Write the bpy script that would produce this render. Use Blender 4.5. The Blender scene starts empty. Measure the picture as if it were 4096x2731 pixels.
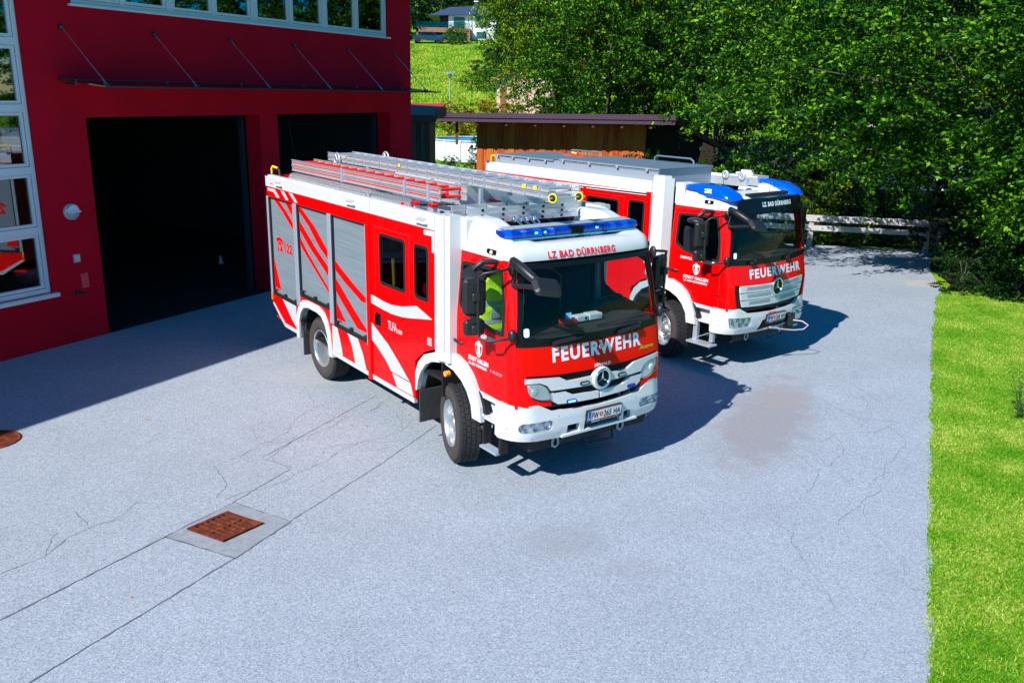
import bpy, math, random
import numpy as np
from mathutils import Vector, Matrix, geometry
random.seed(7); RNG=np.random.default_rng(7)
PI=math.pi; SC=bpy.context.scene; COL=SC.collection

# ---------------------------------------------------------------- camera
CAM_H,PITCH,ROLL,FPX=4.4797,0.27949,-0.02159,3482.0
cd=bpy.data.cameras.new('camera'); cam=bpy.data.objects.new('camera',cd); COL.objects.link(cam); SC.camera=cam
cd.sensor_width=36; cd.lens=FPX/4096*36; cd.clip_start=.1; cd.clip_end=2000
_f=Vector((0,math.cos(PITCH),-math.sin(PITCH))); _r=Vector((1,0,0)); _d=Vector((0,-math.sin(PITCH),-math.cos(PITCH)))
_r2=math.cos(ROLL)*_r+math.sin(ROLL)*_d; _d2=-math.sin(ROLL)*_r+math.cos(ROLL)*_d
_m=Matrix((_r2,-_d2,-_f)).transposed().to_4x4(); _m.translation=Vector((0,0,CAM_H)); cam.matrix_world=_m

# ---------------------------------------------------------------- light
SUNV=Vector((.74,.93,-1.)).normalized()            # direction the light travels
SUN_EL=math.asin(-SUNV.z)
w=bpy.data.worlds.new('World'); SC.world=w; w.use_nodes=True
nt=w.node_tree; bg=nt.nodes['Background']
sky=nt.nodes.new('ShaderNodeTexSky'); sky.sky_type='NISHITA'; sky.sun_disc=False
sky.sun_elevation=SUN_EL; sky.sun_rotation=math.atan2(-SUNV.x,-SUNV.y)
sky.air_density=1.0; sky.dust_density=0.0; sky.ozone_density=6.0; sky.altitude=600
hs_=nt.nodes.new('ShaderNodeHueSaturation'); hs_.inputs['Saturation'].default_value=2.6; hs_.inputs['Hue'].default_value=.49
nt.links.new(sky.outputs[0],hs_.inputs['Color']); nt.links.new(hs_.outputs[0],bg.inputs[0]); bg.inputs[1].default_value=.105
sd=bpy.data.lights.new('sun','SUN'); sun=bpy.data.objects.new('sun',sd); COL.objects.link(sun)
sd.energy=4.8; sd.angle=math.radians(.5); sd.color=(1,.96,.90)
sun.rotation_euler=SUNV.to_track_quat('-Z','Y').to_euler()
SC.cycles.diffuse_bounces=2; SC.cycles.max_bounces=8; SC.cycles.transparent_max_bounces=12
vs=SC.view_settings; vs.view_transform='Standard'; vs.look='None'; vs.exposure=.67; vs.gamma=1; vs.use_curve_mapping=False

# ---------------------------------------------------------------- helpers
def tag(o,label=None,cat=None,group=None,kind=None):
    if label:o['label']=label
    if cat:o['category']=cat
    if group:o['group']=group
    if kind:o['kind']=kind
    return o
def empty(name,loc=(0,0,0),rz=0,parent=None):
    o=bpy.data.objects.new(name,None); COL.objects.link(o); o.location=loc; o.rotation_euler=(0,0,rz)
    o.empty_display_size=.2
    if parent: o.parent=parent
    return o
def thing(name,label,cat,loc=(0,0,0),rz=0,group=None):
    return tag(empty(name,loc,rz),label,cat,group)
MATS={}
def mat(name,col=(.5,.5,.5),rough=.5,metal=0,coat=0,emit=None,es=1,trans=0,ior=1.45,spec=.5,alpha=1,bump=None,var=None,sub=None,coatr=.03):
    if name in MATS: return MATS[name]
    m=bpy.data.materials.new(name); m.use_nodes=True; N=m.node_tree.nodes; L=m.node_tree.links
    b=N['Principled BSDF']; b.inputs['Base Color'].default_value=(*col,1); b.inputs['Roughness'].default_value=rough
    b.inputs['Metallic'].default_value=metal; b.inputs['Coat Weight'].default_value=coat; b.inputs['Coat Roughness'].default_value=coatr
    b.inputs['Transmission Weight'].default_value=trans; b.inputs['IOR'].default_value=ior
    b.inputs['Specular IOR Level'].default_value=spec; b.inputs['Alpha'].default_value=alpha
    if emit: b.inputs['Emission Color'].default_value=(*emit,1); b.inputs['Emission Strength'].default_value=es
    if var:   # (scale, amount) soft colour variation
        tc=N.new('ShaderNodeTexCoord'); n=N.new('ShaderNodeTexNoise'); n.inputs['Scale'].default_value=var[0]; n.inputs['Detail'].default_value=5
        L.new(tc.outputs['Object'],n.inputs['Vector'])
        mx=N.new('ShaderNodeMix'); mx.data_type='RGBA'; mx.inputs['A'].default_value=(*[c*(1-var[1]) for c in col],1); mx.inputs['B'].default_value=(*[min(1,c*(1+var[1])) for c in col],1)
        L.new(n.outputs['Fac'],mx.inputs['Factor']); L.new(mx.outputs['Result'],b.inputs['Base Color'])
    if bump:  # (scale, strength, distance)
        tc=N.new('ShaderNodeTexCoord'); n=N.new('ShaderNodeTexNoise'); n.inputs['Scale'].default_value=bump[0]; n.inputs['Detail'].default_value=3
        L.new(tc.outputs['Object'],n.inputs['Vector']); bp=N.new('ShaderNodeBump'); bp.inputs['Strength'].default_value=bump[1]; bp.inputs['Distance'].default_value=bump[2]
        L.new(n.outputs['Fac'],bp.inputs['Height']); L.new(bp.outputs['Normal'],b.inputs['Normal'])
    MATS[name]=m; return m
class MB:
    """collects faces, then links them as one mesh object"""
    def __init__(s,org=(0,0,0)): s.v=[];s.f=[];s.m=[];s.sm=[];s.cur=0;s.org=org
    def face(s,pts,smooth=False):
        n=len(s.v); s.v+= [tuple(p) for p in pts]; s.f.append(tuple(range(n,n+len(pts)))); s.m.append(s.cur); s.sm.append(smooth)
    def mesh(s,vs_,fs,smooth=False):
        n=len(s.v); s.v+=[tuple(p) for p in vs_]
        for f in fs: s.f.append(tuple(i+n for i in f)); s.m.append(s.cur); s.sm.append(smooth)
    def box(s,x0,x1,y0,y1,z0,z1,M=None,c=0):
        if c:
            return s.cbox(x0,x1,y0,y1,z0,z1,c,M)
        vs_=[(x,y,z) for x in(x0,x1) for y in(y0,y1) for z in(z0,z1)]
        if M: vs_=[M@Vector(v) for v in vs_]
        s.mesh(vs_,[(0,1,3,2),(4,6,7,5),(0,4,5,1),(2,3,7,6),(0,2,6,4),(1,5,7,3)])
    def cbox(s,x0,x1,y0,y1,z0,z1,c,M=None):
        # box with chamfered edges (c) : hull of 24 points
        import bmesh
        bm=bmesh.new(); pts=[]
        for x,sx in((x0,1),(x1,-1)):
            for y,sy in((y0,1),(y1,-1)):
                for z,sz in((z0,1),(z1,-1)):
                    for k in((0,c,c),(c,0,c),(c,c,0)):
                        p=Vector((x+sx*k[0],y+sy*k[1],z+sz*k[2])); pts.append(bm.verts.new(M@p if M else p))
        bmesh.ops.convex_hull(bm,input=pts); bm.verts.index_update()
        s.mesh([v.co[:] for v in bm.verts],[tuple(v.index for v in f.verts) for f in bm.faces]); bm.free()
    def prism(s,poly,fn,d0,d1,smooth=False):
        # poly 2D (u,v); fn(u,v,d)->xyz
        n=len(poly); a=[fn(u,v,d0) for u,v in poly]; b=[fn(u,v,d1) for u,v in poly]
        tr=geometry.tessellate_polygon([[Vector((u,v,0)) for u,v in poly]])
        s.mesh(a,tr); s.mesh(b,[t[::-1] for t in tr])
        for i in range(n):
            j=(i+1)%n; s.mesh([a[i],a[j],b[j],b[i]],[(0,1,2,3)])
    def tube(s,path,r,n=8,closed=False,caps=True):
        P=[Vector(p) for p in path]; m=len(P); rings=[]
        up=Vector((0,0,1)); prev=None
        for i in range(m):
            a=P[i-1] if (i>0 or closed) else P[i]; b=P[(i+1)%m] if (i<m-1 or closed) else P[i]
            t=(b-a).normalized() if (b-a).length>1e-9 else Vector((0,0,1))
            if prev is None:
                q=up if abs(t.z)<.9 else Vector((1,0,0)); x=t.cross(q).normalized()
            else: x=(prev-t*prev.dot(t)).normalized()
            prev=x; y=t.cross(x); rr=r[i] if isinstance(r,(list,tuple)) else r
            rings.append([P[i]+x*rr*math.cos(k*2*PI/n)+y*rr*math.sin(k*2*PI/n) for k in range(n)])
        vs_=[p for R in rings for p in R]; fs=[]
        for i in range(m if closed else m-1):
            for k in range(n): fs.append((i*n+k,((i+1)%m)*n+k,((i+1)%m)*n+(k+1)%n,i*n+(k+1)%n))
        s.mesh(vs_,fs,True)
        if caps and not closed: s.face(rings[0][::-1]); s.face(rings[-1])
    def lathe(s,prof,M=None,n=32,smooth=True,close=False):
        # prof: (r, h) revolve about local Z
        vs_=[]
        for r,h in prof:
            for k in range(n):
                p=Vector((r*math.cos(k*2*PI/n),r*math.sin(k*2*PI/n),h)); vs_.append(M@p if M else p)
        fs=[]; m=len(prof)
        for i in range(m-1 if not close else m):
            for k in range(n): fs.append((i*n+k,i*n+(k+1)%n,((i+1)%m)*n+(k+1)%n,((i+1)%m)*n+k))
        s.mesh(vs_,fs,smooth)
    def disc(s,r,h,M=None,n=24):
        vs_=[Vector((r*math.cos(k*2*PI/n),r*math.sin(k*2*PI/n),h)) for k in range(n)]
        s.face([M@p if M else p for p in vs_])
    def cyl(s,p0,p1,r,n=12): s.tube([p0,p1],r,n)
    def sphere(s,c,r,n=10,sc=(1,1,1)):
        vs_=[];fs=[]
        for i in range(n+1):
            t=PI*i/n
            for k in range(2*n):
                a=PI*k/n; vs_.append((c[0]+r*sc[0]*math.sin(t)*math.cos(a),c[1]+r*sc[1]*math.sin(t)*math.sin(a),c[2]+r*sc[2]*math.cos(t)))
        for i in range(n):
            for k in range(2*n): fs.append((i*2*n+k,(i+1)*2*n+k,(i+1)*2*n+(k+1)%(2*n),i*2*n+(k+1)%(2*n)))
        s.mesh(vs_,fs,True)
    def build(s,name,mats,parent=None,bevel=0,weld=False):
        me=bpy.data.meshes.new(name); o_=s.org
        V=[(a-o_[0],b-o_[1],c-o_[2]) for a,b,c in s.v] if any(o_) else s.v
        me.from_pydata(V,[],s.f)
        if not isinstance(mats,(list,tuple)): mats=[mats]
        for m in mats: me.materials.append(m)
        me.polygons.foreach_set('material_index',s.m); me.polygons.foreach_set('use_smooth',s.sm)
        me.update(); o=bpy.data.objects.new(name,me); COL.objects.link(o)
        if parent: o.parent=parent
        if bevel:
            b=o.modifiers.new('bevel','BEVEL'); b.width=bevel; b.segments=2; b.limit_method='ANGLE'
        return o
def clip_half(poly,ax,val,keep_less):
    out=[];n=len(poly)
    for i in range(n):
        a=poly[i];b=poly[(i+1)%n]; ia=(a[ax]<=val)==keep_less or a[ax]==val; ib=(b[ax]<=val)==keep_less or b[ax]==val
        if ia: out.append(a)
        if ia!=ib:
            t=(val-a[ax])/(b[ax]-a[ax]); out.append((a[0]+(b[0]-a[0])*t,a[1]+(b[1]-a[1])*t))
    return out
def cutgrid(poly,ax,step):
    lo=min(p[ax] for p in poly);hi=max(p[ax] for p in poly);res=[];k=math.floor(lo/step+1e-6)
    while k*step<hi-1e-7:
        q=clip_half(poly,ax,(k+1)*step,True) if (k+1)*step<hi else poly
        q=clip_half(q,ax,k*step,False) if k*step>lo else q
        if len(q)>=3: res.append(q)
        k+=1
    return res
def panel(mb,outer,chart,off=0,thick=0,holes=(),du=.07,dv=.25,smooth=True):
    """region of a curved surface: polygon (u,v) with holes mapped by chart(u,v,off), with real thickness"""
    loops=[list(outer)]+[list(h) for h in holes]
    pts=[p for l in loops for p in l]
    tr=geometry.tessellate_polygon([[Vector((u,v,0)) for u,v in l] for l in loops])
    idx={};V=[];F=[]
    def vid(p):
        k=(round(p[0],5),round(p[1],5))
        if k not in idx: idx[k]=len(V); V.append(chart(p[0],p[1],off))
        return idx[k]
    for t in tr:
        P=[(pts[i][0],pts[i][1]) for i in t]
        A=(P[1][0]-P[0][0])*(P[2][1]-P[0][1])-(P[1][1]-P[0][1])*(P[2][0]-P[0][0])
        if abs(A)<1e-10: continue
        if A<0: P=P[::-1]
        for q in cutgrid(P,0,du):
            for r in cutgrid(q,1,dv):
                ids=[]
                for p in r:
                    i=vid(p)
                    if not ids or ids[-1]!=i: ids.append(i)
                if len(ids)>1 and ids[0]==ids[-1]: ids.pop()
                if len(set(ids))>=3 and len(set(ids))==len(ids): F.append(tuple(ids))
    mb.mesh(V,F,smooth)
    if thick:
        for l in loops:
            n=len(l)
            for i in range(n):
                a,b=l[i],l[(i+1)%n]; k=max(1,int(abs(b[0]-a[0])/du+.99),int(abs(b[1]-a[1])/dv+.99))
                for j in range(k):
                    p=(a[0]+(b[0]-a[0])*j/k,a[1]+(b[1]-a[1])*j/k); q=(a[0]+(b[0]-a[0])*(j+1)/k,a[1]+(b[1]-a[1])*(j+1)/k)
                    mb.face([chart(*p,off),chart(*q,off),chart(*q,off-thick),chart(*p,off-thick)])
def rrect(u0,u1,v0,v1,r,n=4):
    P=[]
    for cx,cy,a in((u1-r,v1-r,0),(u0+r,v1-r,90),(u0+r,v0+r,180),(u1-r,v0+r,270)):
        for k in range(n+1):
            t=math.radians(a+90*k/n); P.append((cx+r*math.cos(t),cy+r*math.sin(t)))
    return P
def rpoly(pts,r,n=4):
    """round the corners of a polygon"""
    out=[];m=len(pts)
    for i in range(m):
        p=Vector(pts[i]);a=Vector(pts[i-1])-p;b=Vector(pts[(i+1)%m])-p
        rr=min(r,a.length*.45,b.length*.45); s0=p+a.normalized()*rr; s1=p+b.normalized()*rr
        for k in range(n+1):
            t=k/n; q=s0*(1-t)**2+p*2*t*(1-t)+s1*t*t; out.append((q.x,q.y))
    return out
def circ(cu,cv,r,n=24,ru=None): return [(cu+(ru or r)*math.cos(2*PI*k/n),cv+r*math.sin(2*PI*k/n)) for k in range(n)]
def text(mb,body,u0,v0,width,height,chart,off,shear=0,bold=.0,slope=0,flip=1,res=3,space=1.06):
    """lettering as flat geometry mapped on a chart; (u0,v0) lower-left as read"""
    c=bpy.data.curves.new('t','FONT'); c.body=body; c.size=1; c.offset=bold; c.space_character=space; c.resolution_u=res; c.fill_mode='FRONT'
    o=bpy.data.objects.new('t',c); me=bpy.data.meshes.new_from_object(o)
    V=[v.co.copy() for v in me.vertices]; F=[tuple(p.vertices) for p in me.polygons]
    bpy.data.objects.remove(o); bpy.data.curves.remove(c); bpy.data.meshes.remove(me)
    if not V: return
    x0=min(v.x for v in V);x1=max(v.x for v in V)
    y1=max(v.y for v in V) ; y0=0
    cap=.73 if any(ch in body for ch in 'ÜÄÖ') else y1
    out=[]
    for v in V:
        a=(v.x-x0)/(x1-x0)*width; b=(v.y-y0)/cap*height
        out.append(chart(u0+flip*(a+shear*b),v0+b+slope*a,off))
    mb.mesh(out,F)

# ---------------------------------------------------------------- materials
RED=mat('red_paint',(.82,.0,.0004),.4,0,.22,spec=.12,coatr=.06)
RED2=mat('red_foil',(.80,.001,.001),.45,spec=.15)
WHITE=mat('white_paint',(.56,.58,.60),.3,0,.4)
FOIL=mat('reflective_foil',(.46,.49,.52),.35,.0,spec=.6)
FOILB=mat('reflective_letters',(.70,.76,.84),.35,spec=.6)
BLACKP=mat('black_plastic',(.012,.014,.018),.42,bump=(400,.15,.001))
BLACKG=mat('black_gloss',(.005,.006,.008),.25,0,.0,spec=.2)
DARKM=mat('dark_chassis',(.012,.012,.014),.7)
RUBBER=mat('tyre_rubber',(.016,.016,.018),.8,bump=(90,.3,.002),var=(30,.4))
RUBB2=mat('tyre_sidewall',(.045,.036,.034),.8,var=(9,.5))
STEEL=mat('painted_rim_steel',(.50,.53,.56),.32,.75,var=(6,.15))
ALU=mat('aluminium',(.55,.58,.62),.38,.6,bump=(60,.05,.002),var=(5,.18))
ALUD=mat('dull_aluminium',(.36,.42,.50),.5,.45,var=(3,.1))
CHROME=mat('chrome',(.80,.82,.84),.08,1)
SEAL=mat('rubber_seal',(.008,.008,.009),.6)
DARKIN=mat('dark_interior',(.004,.004,.005),.8)
DASH=mat('dashboard_plastic',(.03,.036,.042),.6)
SEATM=mat('seat_fabric',(.02,.02,.03),.9)
AMBER=mat('amber_lens',(.95,.30,.01),.2,0,.5)
LAMPG=mat('lamp_reflector',(.85,.87,.9),.25,.4)
BLUEL=mat('blue_lens',(.0,.045,.60),.08,0,.8,emit=(0,.02,.9),es=.12)
BLUED=mat('dark_blue_lens',(.0,.01,.20),.1,0,.8)
BLUELED=mat('lit_blue_led',(.1,.3,1),.3,emit=(.05,.25,1),es=5)
WLED=mat('lit_led',(.8,.9,1),.3,emit=(.55,.8,1),es=9)
YEL=mat('yellow_plastic',(.85,.62,.01),.45)
GREYP=mat('grey_plastic',(.30,.32,.35),.5)
LIDM=mat('grey_lid',(.13,.19,.24),.55,.3)
def glassm(name,col,a,r=.02,k=.55,tint=(1,1,1)):
    """thin tinted window: mixes see-through and mirror by angle"""
    if name in MATS: return MATS[name]
    m=bpy.data.materials.new(name); m.use_nodes=True; N=m.node_tree.nodes; L=m.node_tree.links; N.remove(N['Principled BSDF'])
    t=N.new('ShaderNodeBsdfTransparent'); t.inputs[0].default_value=(*col,1); g=N.new('ShaderNodeBsdfGlossy'); g.inputs['Roughness'].default_value=r; g.inputs['Color'].default_value=(*tint,1)
    fr=N.new('ShaderNodeFresnel'); fr.inputs[0].default_value=1.5; ad=N.new('ShaderNodeMath'); ad.operation='MULTIPLY_ADD'; ad.inputs[1].default_value=k; ad.inputs[2].default_value=a
    mx=N.new('ShaderNodeMixShader'); L.new(fr.outputs[0],ad.inputs[0]); L.new(ad.outputs[0],mx.inputs[0]); L.new(t.outputs[0],mx.inputs[1]); L.new(g.outputs[0],mx.inputs[2])
    L.new(mx.outputs[0],N['Material Output'].inputs[0]); MATS[name]=m; return m
GLASS=glassm('window_glass',(.72,.80,.82),.0,k=.3)
GLASSD=glassm('tinted_glass',(.35,.38,.42),.01)
GLASSB=glassm('building_glass',(.22,.25,.28),.16,k=1,tint=(.75,.88,1))
GLASSC=glassm('canopy_glass',(.30,.34,.42),.03,.1)
# roller-shutter: fine horizontal slats
def shutterm():
    m=mat('shutter_slats',(.34,.41,.47),.5,.2); N=m.node_tree.nodes; L=m.node_tree.links; b=N['Principled BSDF']
    tc=N.new('ShaderNodeTexCoord'); wv=N.new('ShaderNodeTexWave'); wv.bands_direction='Z'; wv.inputs['Scale'].default_value=9.5; wv.inputs['Distortion'].default_value=0
    L.new(tc.outputs['Object'],wv.inputs[0]); bp=N.new('ShaderNodeBump'); bp.inputs['Strength'].default_value=.3; bp.inputs['Distance'].default_value=.003
    L.new(wv.outputs['Fac'],bp.inputs['Height']); L.new(bp.outputs[0],b.inputs['Normal'])
    n=N.new('ShaderNodeTexNoise'); n.inputs['Scale'].default_value=1.5; mp=N.new('ShaderNodeMapping'); mp.inputs['Scale'].default_value=(.6,.6,18)
    L.new(tc.outputs['Object'],mp.inputs[0]); L.new(mp.outputs[0],n.inputs[0]); mx=N.new('ShaderNodeMix'); mx.data_type='RGBA'
    mx.inputs['A'].default_value=(.13,.175,.21,1); mx.inputs['B'].default_value=(.25,.305,.345,1); L.new(n.outputs[0],mx.inputs['Factor']); L.new(mx.outputs['Result'],b.inputs['Base Color'])
    return m
SHUT=shutterm()
def treadm():
    m=mat('tread_plate',(.58,.62,.66),.35,.8); N=m.node_tree.nodes; L=m.node_tree.links; b=N['Principled BSDF']
    tc=N.new('ShaderNodeTexCoord'); mp=N.new('ShaderNodeMapping'); mp.inputs['Rotation'].default_value=(.0,.0,.78); mp.inputs['Scale'].default_value=(1,1,1)
    v=N.new('ShaderNodeTexChecker'); v.inputs['Scale'].default_value=34; v.inputs['Color1'].default_value=(.25,.29,.34,1); v.inputs['Color2'].default_value=(.80,.83,.86,1)
    L.new(tc.outputs['Object'],mp.inputs[0]); L.new(mp.outputs[0],v.inputs[0]); bp=N.new('ShaderNodeBump'); bp.inputs['Strength'].default_value=.5; bp.inputs['Distance'].default_value=.004
    L.new(v.outputs['Fac'],bp.inputs['Height']); L.new(bp.outputs[0],b.inputs['Normal']); L.new(v.outputs['Color'],b.inputs['Base Color']); return m
TREAD=treadm()
# ---------------------------------------------------------------- fire trucks
T1P=(.2237,10.8096,-.94313); T2P=(3.5766,15.6204,-.87489)
def tw(T,x,y,z):
    c,s=math.cos(T[2]),math.sin(T[2]); return Vector((T[0]+c*x-s*y,T[1]+s*x+c*y,z))
ZK=[.4,.65,.8,1.05,1.44,1.78,2.2,2.66,2.72,2.9]
XK1=[1.36,1.37,1.39,1.38,1.36,1.31,1.235,1.13,1.11,1.03]
XK2=[1.36,1.37,1.39,1.38,1.38,1.31,1.25,1.17,1.16,1.08]
WZ=[1.0,1.9,2.7,3.0]; WV=[1.14,1.14,1.075,1.05]; CR_=.17
def make_charts(XK):
    def xc(z): return float(np.interp(z,ZK,XK))
    def wz(z): return float(np.interp(z,WZ,WV))
    def fx(y,z):
        w_=wz(z);a=abs(y);x=xc(z)-.075*a*a
        if a>w_-CR_: x-=CR_-math.sqrt(max(0,CR_*CR_-(a-(w_-CR_))**2))
        return x
    def sy(x,z):
        w_=wz(z);xe=xc(z)-.075*(w_-CR_)**2
        if x>xe-CR_: return w_-(CR_-math.sqrt(max(0,CR_*CR_-(x-(xe-CR_))**2)))
        return w_
    def front(y,z,off):
        e=1e-3; dy=(fx(y+e,z)-fx(y-e,z))/(2*e); dz=(fx(y,z+e)-fx(y,z-e))/(2*e); dy=max(-2.5,min(2.5,dy))
        n=Vector((1,-dy,-dz)).normalized(); return Vector((fx(y,z),y,z))+n*off
    def side(s):
        def f(x,z,off):
            e=1e-3; dx=(sy(x+e,z)-sy(x-e,z))/(2*e); dz=(sy(x,z+e)-sy(x,z-e))/(2*e); dx=max(-2.5,min(2.5,dx))
            n=Vector((-dx,1,-dz)).normalized(); p=Vector((x,sy(x,z),z))+n*off; return Vector((p.x,s*p.y,p.z))
        return f
    def y45(z): return wz(z)-CR_*.293
    def x45(z):
        return xc(z)-.075*(wz(z)-CR_)**2-CR_*.293
    return front,side,y45,x45,xc,wz
def bchart(y,z,off):       # bumper: wider, rounder
    W_,R_=1.205,.30; a=abs(y); x=float(np.interp(z,[.6,.66,.75,.9,1.0,1.2],[1.36,1.385,1.41,1.41,1.395,1.37]))-.06*a*a
    k=min(a,W_)
    if k>W_-R_: x-=R_-math.sqrt(max(0,R_*R_-(k-(W_-R_))**2))
    ang=max(0,(k-(W_-R_))/R_); nx=math.sqrt(max(0,1-ang*ang)); ny=(1 if y>0 else -1)*ang
    return Vector((x+nx*off,(k if y>0 else -k)+ny*off,z))
def bside(s):
    def f(x,z,off): return Vector((x,s*(1.205+off),z))
    return f

FEN_O=[(-.82,.73),(-.79,.95),(-.70,1.13),(-.56,1.26),(-.35,1.34),(-.1,1.42),(.12,1.42),(.30,1.36),(.46,1.24),(.58,1.08),(.66,.92),(.69,.74)]
FEN_I=[(.50,.74),(.47,.90),(.38,1.04),(.26,1.14),(.08,1.22),(-.15,1.25),(-.36,1.22),(-.52,1.14),(-.65,1.0),(-.72,.86),(-.75,.73)]

def star(mb,c,r,n,off_=0,ax='x'):
    """three-pointed star in the front plane; c=(x,y,z)"""
    x,y,z=c
    for k in range(3):
        a=PI/2+k*2*PI/3; tip=(math.cos(a)*r,math.sin(a)*r)
        for s in(-1,1):
            b=a+s*PI/3; q=(math.cos(b)*r*.16,math.sin(b)*r*.16)
            mb.face([(x+.012,y,z),(x,y+tip[0],z+tip[1]),(x-.004,y+q[0],z+q[1])])
def crest(mbw,mbr,cx,cz,h,chart):
    w_=h*.36
    sh=[(-1,.55),(-.8,.78),(-.45,.74),(-.3,1),(.3,1),(.45,.74),(.8,.78),(1,.55),(.95,-.1),(.7,-.55),(.35,-.85),(0,-1),(-.35,-.85),(-.7,-.55),(-.95,-.1)]
    P=[(cx+a*w_,cz+b*h/2) for a,b in sh]
    panel(mbw,P,chart,.004,du=.2)
    for s in(-1,1):   # red fields left and right of the figure
        q=[(.82,.42),(.35,.5),(.28,.1),(.5,-.1),(.3,-.55),(.6,-.45),(.85,-.05)]
        q=[(cx+s*a*w_,cz+b*h/2) for a,b in q]; panel(mbr,q if s>0 else q[::-1],chart,.006,du=.2)
    panel(mbr,circ(cx,cz-.66*h/2,h*.06,8),chart,.006,du=.2)

def wheel(root,x,y,side,steer,front):
    """hub mesh as the part; tyre and rim below it"""
    R=.50;Wd=.29
    M=Matrix.Translation((x,y,R))@Matrix.Rotation(steer,4,'Z')@(Matrix.Rotation(PI/2,4,'X') if side<0 else Matrix.Rotation(-PI/2,4,'X'))
    # local +Z = outward
    hub=MB()
    if front:
        hub.lathe([(.0,.115),(.06,.115),(.085,.10),(.09,.055),(.165,.05),(.175,.03),(.18,-.02)],M,28)
        for k in range(10):
            a=k*2*PI/10; c=M@Vector((.135*math.cos(a),.135*math.sin(a),.045)); d=M@Vector((.135*math.cos(a),.135*math.sin(a),.085)); hub.tube([c,d],.017,6)
    else:
        hub.lathe([(.0,-.02),(.07,-.02),(.09,-.04),(.10,-.10)],M,24)
        for k in range(10):
            a=k*2*PI/10; c=M@Vector((.135*math.cos(a),.135*math.sin(a),-.105)); d=M@Vector((.135*math.cos(a),.135*math.sin(a),-.06)); hub.tube([c,d],.018,6)
    h=hub.build('wheel',STEEL if front else DARKM,root)
    t=MB(); t.lathe([(.295,Wd/2-.03),(.31,Wd/2-.005),(.36,Wd/2+.012),(.42,Wd/2+.012),(.465,Wd/2-.008),(R-.012,Wd/2-.03),(R-.012,-Wd/2+.03),(.46,-Wd/2),(.31,-Wd/2),(.29,-Wd/2+.03)],M,56)
    t.m=[1 if (i//56)<4 or (i//56)>6 else 0 for i in range(len(t.f))]
    t.cur=0; n=44
    for k in range(n):
        for row in range(4):
            a0=(k+(.5 if row%2 else 0))*2*PI/n; da=2*PI/n*.80; z0=-Wd/2+.022+row*(Wd-.044)/4; z1=z0+(Wd-.044)/4-.010
            hexp=[(a0,z0),(a0+da*.5,z0-.002),(a0+da,z0),(a0+da*1.08,(z0+z1)/2),(a0+da,z1),(a0+da*.5,z1+.002),(a0,z1),(a0-da*.08,(z0+z1)/2)]
            top=[M@Vector((R*math.cos(a),R*math.sin(a),z)) for a,z in hexp]; bot=[M@Vector(((R-.014)*math.cos(a),(R-.014)*math.sin(a),z)) for a,z in hexp]
            t.face(top)
            for i in range(8): t.face([top[i],bot[i],bot[(i+1)%8],top[(i+1)%8]])
    t.build('tyre',[RUBBER,RUBB2],h)
    r=MB()
    if front:
        prof=[(.30,Wd/2-.02),(.292,Wd/2-.0),(.28,Wd/2-.01),(.272,Wd/2-.06),(.262,.02),(.25,.0),(.22,.012),(.19,.035),(.17,.045)]
        hz,hr=(.012,.225)
    else:
        prof=[(.30,Wd/2-.02),(.292,Wd/2-.0),(.28,Wd/2-.01),(.272,Wd/2-.06),(.262,Wd/2-.14),(.25,-.085),(.23,-.11),(.17,-.115),(.09,-.11)]
        hz,hr=(-.108,.215)
    r.lathe(prof,M,48); r.cur=1
    for k in range(8):
        a=(k+.5)*2*PI/8; Mh=M@Matrix.Rotation(a,4,'Z')@Matrix.Translation((hr,0,hz+.008)); 
        r.face([Mh@Vector((.022*math.cos(q*PI/6),.03*math.sin(q*PI/6),0)) for q in range(12)])
    r.build('rim',[STEEL,SEAL],h)
    # drum behind
    d=MB(); d.lathe([(.24,-.13),(.24,-.16),(0,-.16)],M,20); d.build('brake_drum',DARKM,h)

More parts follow.
